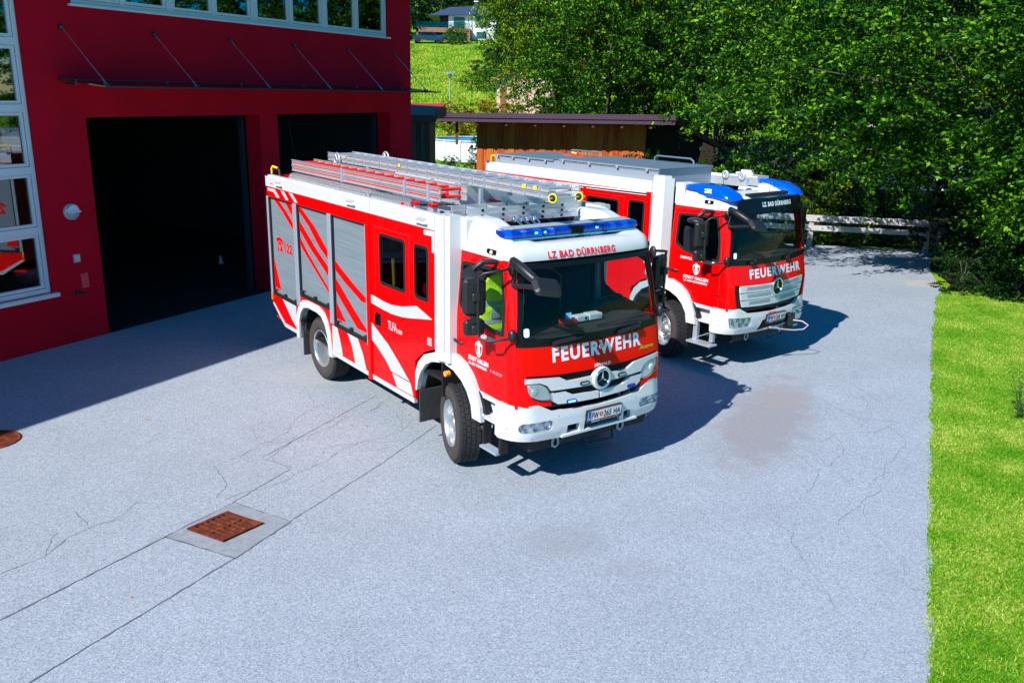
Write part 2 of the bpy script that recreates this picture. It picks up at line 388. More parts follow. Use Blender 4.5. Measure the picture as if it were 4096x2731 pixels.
def truck(T,k):
    """k=1 older truck in front, k=2 newer truck behind"""
    one=(k==1)
    root=thing('fire_truck','older fire truck in front with ladders on its roof and plate FW 265 HA' if one else 'newer fire truck behind with black visor, grey roof boxes and plate FW 266 HA','fire truck',(T[0],T[1],0),T[2],'fire trucks parked on the forecourt')
    FC,SCH,y45,x45,xc,wz=make_charts(XK1 if one else XK2)
    SR=SCH(-1);SL=SCH(1)
    ZH=1.44 if one else 1.49     # lower edge of the hood panel
    ZW=1.77 if one else 1.82     # lower edge of the windscreen frame
    ZT=2.655 if one else 2.66
    B_=MB
    # ---- cab skin, red
    cb=B_()
    zs=[1.06,1.2,1.44,1.7,1.95,2.2,2.45,2.69]
    for s,CH in((-1,SR),(1,SL)):
        low=[(.50,1.06),(x45(1.06),1.06)]
        edge=[(x45(z),z) for z in zs[1:]]
        back=[(-.02,2.69),(-.02,1.40),(.10,1.42),(.28,1.37),(.42,1.28),(.5,1.2)]
        win=rpoly([(.10,2.05),(.10,2.54),(.90,2.575),(1.0,2.2),(1.03,1.87),(.82,1.87),(.30,1.955)],.06)
        panel(cb,low+edge+back,CH,0,.03,[win],du=.05,dv=.13)
        cor=[(s*(.985 if one else 1.0),z) for z in(ZW,1.5,1.3,1.12)]
        P=[(s*y45(z),z) for z in(1.06,1.2,1.44,ZW)]+[(s*1.03,ZW),(s*1.0,ZH),(s*1.0,1.36),(s*(.97 if one else .93),1.10)]
        panel(cb,P,FC,0,.03,du=.03)
        # narrow red post between side window and screen
        P=[(s*y45(z),z) for z in(ZW,2.0,2.3,2.69)]+[(s*.985,2.69),(s*1.035,2.2),(s*1.075,ZW)]
        cb2=P; panel(cb,P,FC,0,.02,du=.03)
    cb.box(-.03,0,-1.07,1.07,1.2,2.69)              # rear wall
    cabo=cb.build('cab_body',RED,root)
    # interior shell
    it=B_(); it.box(.0,1.0,-1.04,1.04,1.30,1.33); it.box(.0,.03,-1.04,1.04,1.33,2.66); it.box(.0,1.08,-.98,.98,2.63,2.66)
    for s in(-1,1): it.box(.03,1.15,s*1.085-.01,s*1.085+.01,1.30,1.84)
    it.build('cab_lining',DARKIN,root)
    # hood panel
    hb=B_(); 
    P=[(-1.015,ZH+.0),(-.6,ZH-.03),(0,ZH-.04 if one else ZH-.03),(.6,ZH-.03),(1.015,ZH),(1.035,ZW-.01),(.6,ZW-.035),(0,ZW-.04),(-.6,ZW-.035),(-1.035,ZW-.01)]
    panel(hb,P,FC,.008,.03,du=.06); hood=hb.build('front_flap',RED,root)
    # windscreen frame with opening
    zb=ZW+.075; 
    zto=ZT if one else 2.86
    outer=[(-1.08,ZW-.01),(-.6,ZW-.035),(0,ZW-.045),(.6,ZW-.035),(1.08,ZW-.01),(1.035,2.2),(.985,ZT),(-.985,ZT),(-1.035,2.2)]
    hole=rpoly([(-1.03,zb),(-.5,zb-.02),(.5,zb-.02),(1.03,zb),(.965,2.3),(.92,2.60),(-.92,2.60),(-.965,2.3)],.07)
    wf=B_(); panel(wf,outer,FC,.004,.03,[hole],du=.06,dv=.1); wfo=wf.build('windscreen_frame',BLACKG,root)
    g=B_(); panel(g,[(-1.04,zb-.02),(1.04,zb-.02),(.925,2.61),(-.925,2.61)],FC,-.008,du=.06,dv=.15); g.build('windscreen',GLASS,root)
    # sticker
    st=B_(); panel(st,rpoly([(-1.0,ZW+.10),(-.93,ZW+.10),(-.925,ZW+.20),(-.995,ZW+.20)],.03),FC,.0,du=.1); st.build('inspection_sticker',mat('sticker_white',(.8,.82,.82),.4),wfo)
    # black base strip with wipers
    for y0,y1 in((-.66,-.26),(.30,.66)):
        wb=B_(); a=FC(y0,ZW+.0,.035);b=FC(y1,ZW+.03,.035)
        if not one: y1=y0+.12; b=FC(y1,ZW+.02,.035)
        wb.tube([a,(a*.8+b*.2)+Vector((.01,0,.012)),(a*.2+b*.8)+Vector((.01,0,.012)),b],[.026,.026,.022,.014],8)
        wb.tube([b,FC(y1+.06,ZW+.08,.012),FC(y0-.28,zb+.03,.012)],.007,6); wb.build('wiper',BLACKP,wfo)
    # side windows
    for s,CH in((-1,SR),(1,SL)):
        win=[(.10,2.05),(.10,2.54),(.90,2.575),(1.0,2.2),(1.03,1.87),(.82,1.87),(.30,1.955)]
        a=B_(); out=rpoly([(.08,2.03),(.08,2.56),(.915,2.6),(1.02,2.2),(1.05,1.85),(.82,1.85),(.29,1.935)],.06)
        inn=rpoly([(.125,2.07),(.125,2.52),(.885,2.55),(.975,2.2),(1.0,1.90),(.83,1.895),(.31,1.975)],.05)
        panel(a,out,CH,.006,.02,[inn],du=.06,dv=.15); sf=a.build('side_window_frame',SEAL,root)
        a=B_(); panel(a,rpoly(win,.05),CH,-.006,du=.06,dv=.15); a.build('side_window',GLASS,sf)
        # door gap lines
        a=B_()
        def line(P,wd=.005):
            for p,q in zip(P,P[1:]):
                d=(Vector(q)-Vector(p)); n=Vector((-d.y,d.x)).normalized()*wd; panel(a,[(p[0]-n.x,p[1]-n.y),(q[0]-n.x,q[1]-n.y),(q[0]+n.x,q[1]+n.y),(p[0]+n.x,p[1]+n.y)],CH,.0015,du=.06,dv=.2)
        line([(.0,1.42),(.0,2.60),(.03,2.645),(.92,2.655),(1.0,2.58),(1.07,1.9),(1.08,1.42),(1.08,1.12)]); a.build('door_gap',SEAL,cabo)
        # handle
        a=B_(); a.tube([CH(-.0,1.60,.0),CH(.01,1.60,.03),CH(.18,1.585,.03),CH(.20,1.585,.0)],.018,8); a.build('door_handle',BLACKP,cabo)
        # sill strip
        a=B_(); panel(a,[(.50,1.035),(1.13,1.035),(1.13,1.085),(.52,1.10)],CH,.015,.04,du=.06); a.build('sill_strip',FOIL,cabo)
    # ---- door and hood lettering
    L=B_(); X=B_()
    if one:
        text(L,'FREIWILLIGE FEUERWEHR',.22,1.745,.66,.05,SR,.004,bold=.025,slope=-.0)
        text(L,'STADT HALLEIN',.32,1.425,.42,.055,SR,.004,bold=.03); text(L,'LZ. BAD DÜRRNBERG',.33,1.37,.38,.034,SR,.004,bold=.02)
        crest(L,X,.54,1.59,.20,SR)
    else:
        text(L,'FREIWILLIGE FEUERWEHR',.23,1.81,.72,.042,SR,.004,bold=.025)
        text(L,'STADT HALLEIN',.32,1.49,.53,.05,SR,.004,bold=.03); text(L,'LZ. BAD DÜRRNBERG',.33,1.435,.50,.034,SR,.004,bold=.02)
        crest(L,X,.585,1.665,.20,SR)
    L.build('door_lettering',FOILB,cabo); X.build('crest_fields',RED2,cabo)
    L=B_(); text(L,'1629' if one else '1430',.78 if one else .86,1.385 if one else 1.28,.24,.034,SR,.006,shear=.25,bold=.03); L.build('model_badge',CHROME if one else mat('dark_badge',(.10,.01,.02),.3,.5),cabo)
    L=B_()
    if one: text(L,'FEUERWEHR',-.66,1.565,1.36,.155,FC,.011,bold=.04,space=1.22)
    else: text(L,'FEUERWEHR',-.66,1.575,1.48,.145,FC,.011,bold=.04,space=1.22)
    L.build('hood_lettering',FOILB,hood); L=B_()
    if one: text(L,'SEIWALD',-.08,1.425,.25,.033,FC,.014,bold=.04)
    if one: L.build('builder_lettering',FOILB,hood)
    L=B_(); text(L,'Atego',.66 if one else .62,1.505 if one else 1.515,.26,.05,FC,.016,shear=.35,bold=.02); L.build('hood_badge',CHROME,hood)
    L=B_(); p=FC(.03,1.655 if one else 1.755,.012); L.lathe([(.034,0),(.034,.012),(.028,.014)],Matrix.Translation(p)@Matrix.Rotation(PI/2,4,'Y'),16); L.disc(.028,.010,Matrix.Translation(p)@Matrix.Rotation(PI/2,4,'Y')); star(L,(p.x+.014,p.y,p.z),.026,3); L.build('small_emblem',CHROME,hood)
    # ---- grille
    gb=B_(); panel(gb,[(-.98,1.02),(.98,1.02),(1.0,ZH-.02),(.5,ZH-.04),(-.5,ZH-.04),(-1.0,ZH-.02)],FC,-.035,.02,du=.06); 
    for j in range(26 if one else 0):
        z=1.06+j*.0145
        gb.tube([FC(y,z,-.03) for y in np.linspace(-.62,.62,9)],.0035,4)
    gr=gb.build('grille_back',DARKM,root)
    if one:
        WB_=B_()
        def bar(zt,ze,zm,x_in,x_out,th):   # raised winged bars, mirrored
            pass
        for s in(-1,1):
            b1=[(.02,1.31),(.10,1.315),(.45,1.31),(.57,1.375),(1.02,1.41),(1.02,1.355),(.84,1.345),(.74,1.30),(.69,1.235),(.40,1.225),(.10,1.215),(.02,1.21)]
            b2=[(.015,1.125),(.37,1.135),(.49,1.195),(.71,1.195),(.675,1.11),(.60,1.065),(.40,1.05),(.015,1.04)]
            for b in(b1,b2):
                q=[(s*u,v) for u,v in b]; q=q if s>0 else q[::-1]; panel(WB_,q,FC,.018,.05,du=.06)
        WB_.lathe([(.138,-.03),(.140,.03),(.132,.042),(.114,.040),(.110,.02)],Matrix.Translation(FC(.03,1.275,.0))@Matrix.Rotation(PI/2,4,'Y'),40)
        WB_.build('grille_bars',WHITE,gr,bevel=0)
    else:
        WB_=B_()
        for (z0,z1,w0,w1) in((1.36,1.475,.885,.90),(1.235,1.345,.855,.88),(1.115,1.22,.81,.85)):
            P=[(-w0,z0),(-.4,z0-.022),(0,z0-.03),(.4,z0-.022),(w0,z0),(w1,z1),(.4,z1-.018),(0,z1-.024),(-.4,z1-.018),(-w1,z1)]
            panel(WB_,P,FC,.012,.03,du=.05)
        WB_.build('grille_slats',mat('silver_grille',(.60,.64,.68),.42,.1),gr)
        WM=B_()
        for (z0,z1,w0) in((1.395,1.455,.74),(1.27,1.33,.72),(1.15,1.21,.66)):
            for j in range(70):
                y=-w0+j*2*w0/69
                if abs(y-.03)<.14: continue
                for q in range(3):
                    zz=z0-.020+.005*abs(y)*4+q*(z1-z0)/3; o_=.5*w0*2/69*(q%2)
                    panel(WM,[(y+o_-.006,zz),(y+o_+.006,zz),(y+o_+.006,zz+.013),(y+o_-.006,zz+.013)],FC,.015,du=.5,dv=1)
        WM.build('grille_mesh',mat('grille_hole',(.16,.20,.25),.5),gr)
    # emblem
    zc=1.275 if one else 1.385; Mx=Matrix.Translation(FC(.03,zc,.02))@Matrix.Rotation(PI/2,4,'Y')
    e=B_(); r0=.118 if one else .15
    e.lathe([(r0,.0),(r0+.004,.02),(r0-.008,.034),(r0-.022,.028),(r0-.024,.01)],Mx,40); eo=e.build('emblem_ring',CHROME,root)
    e=B_(); e.disc(r0-.02,.012,Mx,32); e.build('emblem_plate',BLACKG,eo)
    e=B_(); c=Mx@Vector((0,0,.016)); star(e,c,r0-.02,3); e.build('emblem_star',CHROME,eo)
    # marker lights on the bars
    if one:
        for y,z,m,bk in((-.23,1.258,GREYP,SEAL),(.35,1.262,GREYP,SEAL),(-.42,1.075,BLUELED,BLUED),(.515,1.09,mat('unlit_blue_led',(.0,.03,.7),.2),BLUED)):
            a=B_(); panel(a,rrect(y-.065,y+.065,z-.022,z+.022,.018),FC,.036,.02,du=.2); p=a.build('flash_light',bk,gr)
            a=B_(); panel(a,rrect(y-.048,y+.048,z-.011,z+.011,.006),FC,.040,.004,du=.2); a.build('lens',m,p)
    # ---- indicator lamps beside the grille (old truck: large corner lamps)
    for s in(-1,1):
        if one:
            P=[(1.00,1.345),(.85,1.335),(.755,1.285),(.715,1.20),(.70,1.135),(.83,1.145),(.94,1.19),(.985,1.26)]
            P=[(s*u,v) for u,v in P]; P=P if s<0 else P[::-1]
            a=B_(); panel(a,rpoly(P,.03),FC,.006,.02,du=.05); p=a.build('corner_lamp',mat('lamp_housing',(.72,.74,.77),.25,.2),root)
            a=B_(); c=FC(s*.90,1.245,.008); a.sphere(c,.048,8,(.3,1,1.0)); a.build('bulb_reflector',LAMPG,p)
            a=B_(); panel(a,rpoly(P,.03),FC,.035,.02,du=.05); a.build('lens',glassm('clear_lens',(.9,.93,.95),.06),p)
            a=B_(); P2=[(1.09,1.36),(1.0,1.36),(.985,1.25),(.93,1.17),(.82,1.12),(.69,1.115),(.69,1.06),(.97,1.07),(1.09,1.10)]
            P2=[(s*u,v) for u,v in P2]; P2=P2 if s>0 else P2[::-1]; panel(a,P2,FC,.012,.03,du=.04); a.build('lamp_surround',RED,cabo)
    for s in (1,):
        a=B_(); x0=1.06
        for z0_,z1_ in((1.08,1.12),(1.17,1.20),(1.25,1.28),(1.33,1.36)): a.cbox(x0,x0+.13,s*1.155-.035,s*1.155+.035,z0_,z1_,.008)
        a.cbox(x0-.02,x0+.02,s*1.165-.03,s*1.165+.03,1.08,1.38,.01); a.build('air_deflector',RED,cabo)
    # ---- bumper
    bt=[(-1.44,1.06),(-1.2,1.10),(-.86,1.09),(-.74,1.03),(-.66,.985),(-.3,.965),(.0,.955),(.3,.965),(.66,.985),(.74,1.03),(.86,1.09),(1.2,1.10),(1.44,1.06)]
    bb=[(1.44,.70),(1.2,.68),(.9,.665),(.5,.65),(0,.64),(-.5,.65),(-.9,.665),(-1.2,.68),(-1.44,.70)]
    bt=[(max(-1.204,min(1.204,u)),v) for u,v in bt if abs(u)<1.3]; bb=[(u,v) for u,v in bb if abs(u)<1.3]
    bt=[(u*1.0035 if abs(u)==1.2 else u,v) for u,v in bt]; bb=[(u*1.0035 if abs(u)==1.2 else u,v) for u,v in bb]
    if one:
        hl=rrect(-1.09,-.67,.775,.895,.055); hr=[(-u,v) for u,v in hl][::-1]
        holes=[hl,hr,rrect(-.47,-.29,.692,.79,.008,1),rrect(-.22,.35,.692,.80,.008,1),rrect(.39,.53,.692,.79,.008,1)]
    else:
        hl=rpoly([(-1.09,.955),(-.60,.925),(-.585,.80),(-.64,.765),(-1.06,.775)],.04); hr=[(-u,v) for u,v in hl][::-1]
        holes=[hl,hr,rpoly([(-.42,.665),(-.30,.83),(-.2,.85),(.50,.86),(.60,.83),(.60,.70),(.3,.665)],.03)]
    bm=B_(); panel(bm,bb[::-1][:0]+bt[::-1]+bb[::-1],bchart,.0,.06,holes,du=.04,dv=.12)
    # lower lip and side returns
    for s in(-1,1):
        xs=bchart(1.204,.9,0).x
        ch=bside(s); P=[(.98 if one else 1.0,.70),(xs+.005,.68),(xs+.005,1.10),(.985,1.07)]; panel(bm,P,ch,0,.03)
    lip=[bchart(u,v,.012) for u,v in bb]; lip2=[bchart(u,v-.02,-.06) for u,v in bb]
    for i in range(len(lip)-1): bm.face([lip[i],lip[i+1],lip2[i+1],lip2[i]])
    bo=bm.build('bumper',WHITE,root)
    a=B_(); panel(a,[(-.75,.60),(.75,.60),(.75,.93),(-.75,.93)],bchart,-.10,.02,du=.1); a.build('bumper_core',SEAL,bo)
    if one:
        a=B_()
        for y in(-.255,.37): a.box(1.375,1.40,y-.03,y+.03,.66,.79)
        a.box(1.355,1.405,-.55,.62,.655,.680)
        for j in range(46): y=-.52+j*.0245; a.box(1.365,1.408,y,y+.006,.680,.685)
        a.build('bumper_step',WHITE,bo)
    a=B_()
    for y,z in((-.60,.93),(-.60,.72),(.60,.93),(.60,.72),(-.95,.71),(-.68,.70),(-1.17,.82)):
        p=bchart(y,z,.0); a.sphere(p,.010,5,(.5,1,1))
    for y in((-.55,.55) if one else (-.46,.68)): panel(a,[(y-.002,.66),(y+.002,.66),(y+.002,.97),(y-.002,.97)],bchart,.002,du=.2)
    a.build('bumper_seams',GREYP,bo)
    for s in(-1,1):
        Ph=[(s*abs(u),v) for u,v in hl]; Ph=Ph if s<0 else Ph[::-1]
        a=B_(); panel(a,Ph,bchart,-.055,.02,du=.05); hp=a.build('headlight',LAMPG,bo)
        a=B_()
        if one:
            for y,r in((.74,.050),(.90,.052),(1.03,.042)):
                c=bchart(s*y,.835,-.03); a.lathe([(.008,-.035),(r*.5,-.028),(r*.8,-.012),(r,.012)],Matrix.Translation(c)@Matrix.Rotation(PI/2-s*.0,4,'Y')@Matrix.Rotation(s*(y-.6)*.9,4,'X'),20)
        else:
            for y,z,r in((.70,.84,.065),(.86,.86,.065),(1.0,.87,.055),(.80,.79,.03)):
                c=bchart(s*y,z,-.03); a.lathe([(.008,-.035),(r*.5,-.028),(r*.8,-.012),(r,.008)],Matrix.Translation(c)@Matrix.Rotation(PI/2,4,'Y')@Matrix.Rotation(s*(y-.6)*.9,4,'X'),20)
        a.build('reflector',CHROME,hp)
        a=B_(); panel(a,Ph,bchart,-.004,du=.05); a.build('lens',MATS['clear_lens'] if 'clear_lens' in MATS else glassm('clear_lens',(.9,.93,.95),.06),hp)
    # tow loops
    for y in((-.545,.475) if one else (-.53,.47)):
        a=B_(); x=1.27; a.tube([(x,y-.022,.63),(x,y-.03,.60),(x,y-.045,.56),(x,y-.04,.52),(x,y,.495),(x,y+.04,.52),(x,y+.045,.56),(x,y+.03,.60),(x,y+.022,.63)],.015,8); a.build('tow_loop',GREYP,root)
    # plate
    yc,zp=(.06,.85); n=B_()
    P=lambda a_,b_,o_=0:Vector((1.415+.018+o_,yc+a_,zp+b_)) if True else 0
    pc=lambda u,v,o_: Vector((1.438+o_+.10*(v-.85),u,v))
    n2=B_(); panel(n2,rrect(yc-.275,yc+.275,zp-.095,zp+.075,.01),pc,0,.03,du=1,dv=1); po=n2.build('number_plate',BLACKP,bo)
    n2=B_(); panel(n2,rrect(yc-.26,yc+.26,zp-.06,zp+.06,.008),pc,.003,.002,du=1,dv=1); n2.build('plate_face',mat('plate_white',(.8,.8,.8),.4),po)
    n2=B_(); panel(n2,[(yc-.26,zp-.06),(yc-.218,zp-.06),(yc-.218,zp+.06),(yc-.26,zp+.06)],pc,.005,du=1,dv=1); n2.build('plate_band',mat('plate_blue',(.01,.07,.5),.4),po)
    n2=B_(); 
    for q in(zp-.057,zp+.054): panel(n2,[(yc-.215,q),(yc+.258,q),(yc+.258,q+.004),(yc-.215,q+.004)],pc,.0055,du=1,dv=1)
    wc=[(yc-.085,zp+.028),(yc-.035,zp+.028),(yc-.035,zp-.01),(yc-.06,zp-.035),(yc-.085,zp-.01)]; panel(n2,wc,pc,.0055,du=1,dv=1); n2.build('plate_red_marks',mat('plate_red',(.75,.05,.02),.4),po)
    n2=B_(); panel(n2,[(yc-.072,zp+.022),(yc-.05,zp+.005),(yc-.045,zp-.015),(yc-.062,zp-.005)],pc,.007,du=1,dv=1); n2.build('plate_gold_mark',mat('gold_mark',(.8,.5,.05),.4),po)
    n2=B_(); text(n2,'FW',yc-.205,zp-.04,.105,.08,pc,.006,bold=.02); text(n2,'265 HA' if one else '266 HA',yc-.02,zp-.04,.265,.08,pc,.006,bold=.02); n2.build('plate_characters',SEAL,po)
    n2=B_(); text(n2,'A',yc-.252,zp-.045,.022,.026,pc,.007,bold=.02); text(n2,'SEIWALD',yc-.20,zp-.085,.13,.015,pc,.003,bold=.03); text(n2,'Feuerwehrtechnik nach Maß',yc-.05,zp-.083,.27,.012,pc,.003); n2.build('plate_small_writing',mat('plate_white',(.8,.8,.8),.4),po)
    # ---- front fenders, flaps, steps
    for s in(-1,1):
        for base,wy in((0,1.20),):
            fch=lambda x,z,o_,s=s: Vector((x,s*(1.205+o_+(0.04 if x<-.34 else 0)),z))
            a=B_(); panel(a,FEN_O+FEN_I,fch,0,.13,du=.2,dv=.12,smooth=False); a.build('front_fender',WHITE,root,bevel=.015)
        a=B_(); a.prism(FEN_I,lambda u,v,d,s=s:Vector((u,s*d,v)),1.10,.55); 
        a=B_(); a.prism([(-.76,.75),(.5,.75),(.47,.95),(.3,1.12),(0,1.22),(-.35,1.22),(-.6,1.08),(-.73,.9)],lambda u,v,d,s=s:Vector((u,s*d,v)),.60,.62)
        for (p,q) in zip(FEN_I,FEN_I[1:]): a.face([(p[0],s*1.19,p[1]),(q[0],s*1.19,q[1]),(q[0],s*.6,q[1]),(p[0],s*.6,p[1])])
        a.box(-.76,.52,s*.6-.01,s*.6+.01,.72,1.25); a.build('wheel_arch_liner',SEAL,root)
        a=B_(); M_=Matrix.Translation((-.70,s*.98,.52)); a.box(-.012,.012,-.25,.25,-.22,.22,M_); a.build('mud_flap',mat('flap_rubber',(.035,.035,.036),.7,var=(12,.6)),root)
        a=B_(); a.cyl((-.02,s*1.20,1.155),(-.02,s*1.262,1.155),.036,16); a.build('amber_marker',AMBER,root)
        # black liner edge beside the fender and inner panel behind the step
        a=B_(); fl=[(.565,1.10),(.62,1.06),(.70,.92),(.735,.80),(.68,.79),(.62,.92),(.53,1.08)]; panel(a,fl,lambda x,z,o_,s=s: Vector((x+.02,s*(1.16+o_),z)),0,.05); a.build('fender_edge',SEAL,root)
        a=B_(); a.box(.55,1.10,s*1.02-.02,s*1.02+.02,.78,1.06); a.build('step_wall',WHITE,root)
        # perforated step
        a=B_(); ho=[]
        for i in range(8):
            for j in range(4):
                u=.66+i*.047+(.023 if j%2 else 0); v=1.04+j*.04
                ho.append([(u-.013,v-.005),(u+.013,v-.005),(u+.013,v+.005),(u-.013,v+.005)])
        panel(a,rpoly([(.60,1.0),(1.10,1.0),(1.10,1.20),(.74,1.20)],.03),lambda u,v,o_,s=s:Vector((u,s*v,.845+o_)),0,.03,[h for h in ho if h[0][0]>.66],du=2,dv=2,smooth=False); stp=a.build('cab_step',WHITE,root)
        a=B_()
        if one:
            a.box(.64,.69,s*1.10-.05,s*1.10+.05,.44,.78); a.build('step_bracket',SEAL,stp); a=B_(); a.box(.98,1.03,s*1.10-.05,s*1.10+.05,.44,.78)
            a.build('step_bracket',SEAL,stp)
            a=B_(); a.box(.66,1.0,s*1.14-.06,s*1.14+.06,.43,.455)
            for j in range(6): a.box(.68,.98,s*(1.09+j*.02)-.004,s*(1.09+j*.02)+.004,.455,.462)
            a.build('lower_step',ALUD,stp)
        else:
            a.box(.64,.73,s*1.14-.03,s*1.14+.03,.46,.80); a.build('step_bracket',ALUD,stp); a=B_(); a.box(.99,1.06,s*1.14-.03,s*1.14+.03,.50,.80); a.tube([(.72,s*1.14,.52),(1.0,s*1.14,.66)],.008,6); a.build('step_bracket',ALUD,stp)
            a=B_(); a.box(.60,1.10,s*1.19-.10,s*1.19+.10,.44,.47)
            a.build('lower_step',mat('step_plate',(.5,.53,.56),.4,.5,bump=(60,.4,.004)),stp)
            a=B_(); 
            for j in range(9): a.box(.50+j*.011,.506+j*.011,s*1.10-.06,s*1.10+.06,.45,.78)
            a.build('ribbed_tank',SEAL,stp)
    # ---- wheels, chassis
    WBs=-3.86
    for s in(-1,1):
        wheel(root,0.02,s*1.06,s,math.radians(-17.5 if one else -19.5),True); wheel(root,WBs,s*1.07,s,0,False)
    a=B_(); a.box(-5.4,1.2,-.42,-.34,.62,.88); a.box(-5.4,1.2,.34,.42,.62,.88); a.box(-3.95,-3.77,-1.0,1.0,.42,.60); a.box(-.08,.10,-1.0,1.0,.42,.60); a.box(-3.2,-.9,-1.1,1.1,.5,.62); a.box(.5,1.25,-.9,.9,.5,.72); a.box(-1.0,-.85,-1.15,1.15,.45,1.2); a.box(-5.3,-4.8,-1.0,1.0,.5,.6)
    a.build('chassis',DARKM,root)
    # ---- dashboard, wheel, seats
    a=B_(); dc=lambda y,z,o_: Vector((0,0,0))
    ys=np.linspace(-1.03,1.03,15); V=[];F=[]
    for y in ys:
        xf_=FC(y,ZW+.06,-.03).x; h=.05*math.exp(-((y-.62)/.22)**2)
        V+=[(xf_,y,ZW+.04),(xf_-.12,y,ZW+.085+h*.2),(xf_-.32,y,ZW+.10+h),(xf_-.44,y,ZW+.06+h),(xf_-.46,y,ZW-.25)]
    for i in range(14):
        for j in range(4): q=i*5+j; F.append((q,q+5,q+6,q+1))
    a.mesh(V,F,True); dash=a.build('dashboard',DASH,root)
    a=B_(); 
    for i,y in enumerate(np.linspace(-.95,.95,60)):
        if abs(y)<.1: continue
        p=FC(y,ZW+.11,-.13); a.box(p.x-.012,p.x+.012,p.y-.01,p.y+.01,ZW+.078,ZW+.088)
    a.build('air_vents',SEAL,dash)
    a=B_(); Mw=Matrix.Translation((.72,.62,2.0))@Matrix.Rotation(math.radians(-32),4,'Y'); a.tube([Mw@Vector((.21*math.cos(t),.21*math.sin(t),0)) for t in np.linspace(0,2*PI,25)[:-1]],.014,6,True); a.tube([Mw@Vector((-.21,0,0)),Mw@Vector((.21,0,0))],.012,6); a.tube([Mw@Vector((0,0,0)),Mw@Vector((.12,0,-.35))],.03,6); a.build('steering_wheel',BLACKP,root)
    for y in(-.68,.62):
        a=B_(); a.cbox(.10,.60,y-.25,y+.25,1.58,1.72,.04); Ms=Matrix.Translation((.16,y,1.7))@Matrix.Rotation(-.12,4,'Y'); a.cbox(-.07,.07,-.25,.25,0,.62,.05,Ms); a.cbox(-.05,.05,-.13,.13,.64,.82,.03,Ms); a.build('seat',SEATM,root)
    a=B_(); a.tube([(.25,.28,1.75),(.25,.28,2.25),(.2,.2,2.35),(.12,.12,2.35)],.014,6); a.build('grab_rail',mat('dull_yellow',(.12,.09,.005),.5),root)
    # ---- mirrors
    for s in(-1,1):
        zt=2.60
        a=B_(); a.tube([(1.06,s*1.06,zt+.04),(1.10,s*1.20,zt+.03),(.98,s*1.38,zt-.01),(.93,s*1.42,zt-.06),(.93,s*1.42,2.2),(.94,s*1.42,1.93),(.97,s*1.42,1.86),(1.10,s*1.38,1.86),(1.20,s*1.15,1.88)],.017,8); mo=a.build('door_mirror',BLACKP,root)
        a=B_(); a.sphere((1.17,s*1.13,1.90),.055,10,(1,.8,1.4)); a.build('mirror_foot',BLACKP,mo); a=B_(); a.sphere((1.05,s*1.07,zt+.02),.06,8,(.9,.5,1.3)); a.build('mirror_foot',BLACKP,mo)
        Mm=Matrix.Translation((.86,s*1.42,0))@Matrix.Rotation(s*math.radians(18),4,'Z')
        a=B_(); a.cbox(-.075,.035,-.13,.13,2.10,2.52,.035,Mm); a.cbox(.02,.09,-.05,.05,2.27,2.37,.015,Mm); b_=a.build('mirror_housing',BLACKP,mo,bevel=.01)
        a=B_(); a.box(-.079,-.076,-.105,.105,2.14,2.48,Mm); a.build('mirror_glass',CHROME,b_)
        a=B_(); a.cbox(-.07,.03,-.12,.12,1.87,2.06,.03,Mm); a.cbox(.02,.09,-.05,.05,1.92,2.01,.015,Mm); b_=a.build('mirror_housing',BLACKP,mo,bevel=.01)
        a=B_(); a.box(-.074,-.071,-.095,.095,1.90,2.03,Mm); a.build('mirror_glass',CHROME,b_)
        # kerb mirror over the side window
        a=B_(); Mk=Matrix.Translation((.66,s*1.30,2.50))@Matrix.Rotation(s*-.35,4,'X')@Matrix.Rotation(.25,4,'Y')
        if one: a.cbox(-.15,.15,-.10,.10,-.05,.06,.035,Mk)
        else: a.sphere((.62,s*1.30,2.50),.16,8,(1,.75,.35))
        a.tube([(.80,s*1.09,2.66),(.76,s*1.25,2.67),(.68,s*1.32,2.58)],[.03,.035,.03],6); a.build('kerb_mirror',BLACKP,mo)
    # front mirror on its V arm, right corner
    a=B_(); hp=Vector((1.60,-1.04,2.52)); c0=FC(-1.0,2.63,.02); c1=FC(-1.045,2.44,.02)
    cm=Vector((1.16,-1.12,2.73))
    a.tube([c0,cm,Vector((1.30,-1.13,2.69)),Vector((1.46,-1.10,2.61)),hp],[.03,.05,.055,.05,.04],8); a.tube([c1,c1+Vector((.06,.02,.0)),hp+Vector((-.03,-.02,-.01))],[.025,.03,.03],8)
    a.tube([c0,c1],.02,8); fm=a.build('front_mirror',BLACKP,root)
    a=B_(); Mf=Matrix.Translation(hp+Vector((.02,.02,-.0)))@Matrix.Rotation(math.radians(38),4,'Y')@Matrix.Rotation(math.radians(-15),4,'Z')
    a.cbox(-.13,.13,-.17,.17,-.05,.05,.05,Mf); a.build('mirror_housing',BLACKP,fm,bevel=.015)
    # ---- roof cap
    zbase=2.685
    def top(x,y):
        a=abs(y)
        pod=3.07 if x<.35 else (3.07-.22*((x-.35)/.6)**1.25 if x<.95 else 2.85)
        lip=2.855 if x>.55 else 2.80
        if not one: pod=3.06-.06*max(0,x) if x<.55 else 3.03-.28*((x-.55)/.6)**1.2; lip=2.90 if x>.45 else 2.84
        t=min(1,max(0,(a-.60)/.14)); t=t*t*(3-2*t); return lip*(1-t)+pod*t
    nu,nv=44,56; V=[];F=[]
    us=[1-(1-i/(nu-1))**1.0 for i in range(nu)]; us=[math.sin(u*PI/2)**.9 if u<1 else 1 for u in us]; vs2=[math.sin((j/(nv-1)*2-1)*PI/2) for j in range(nv)]
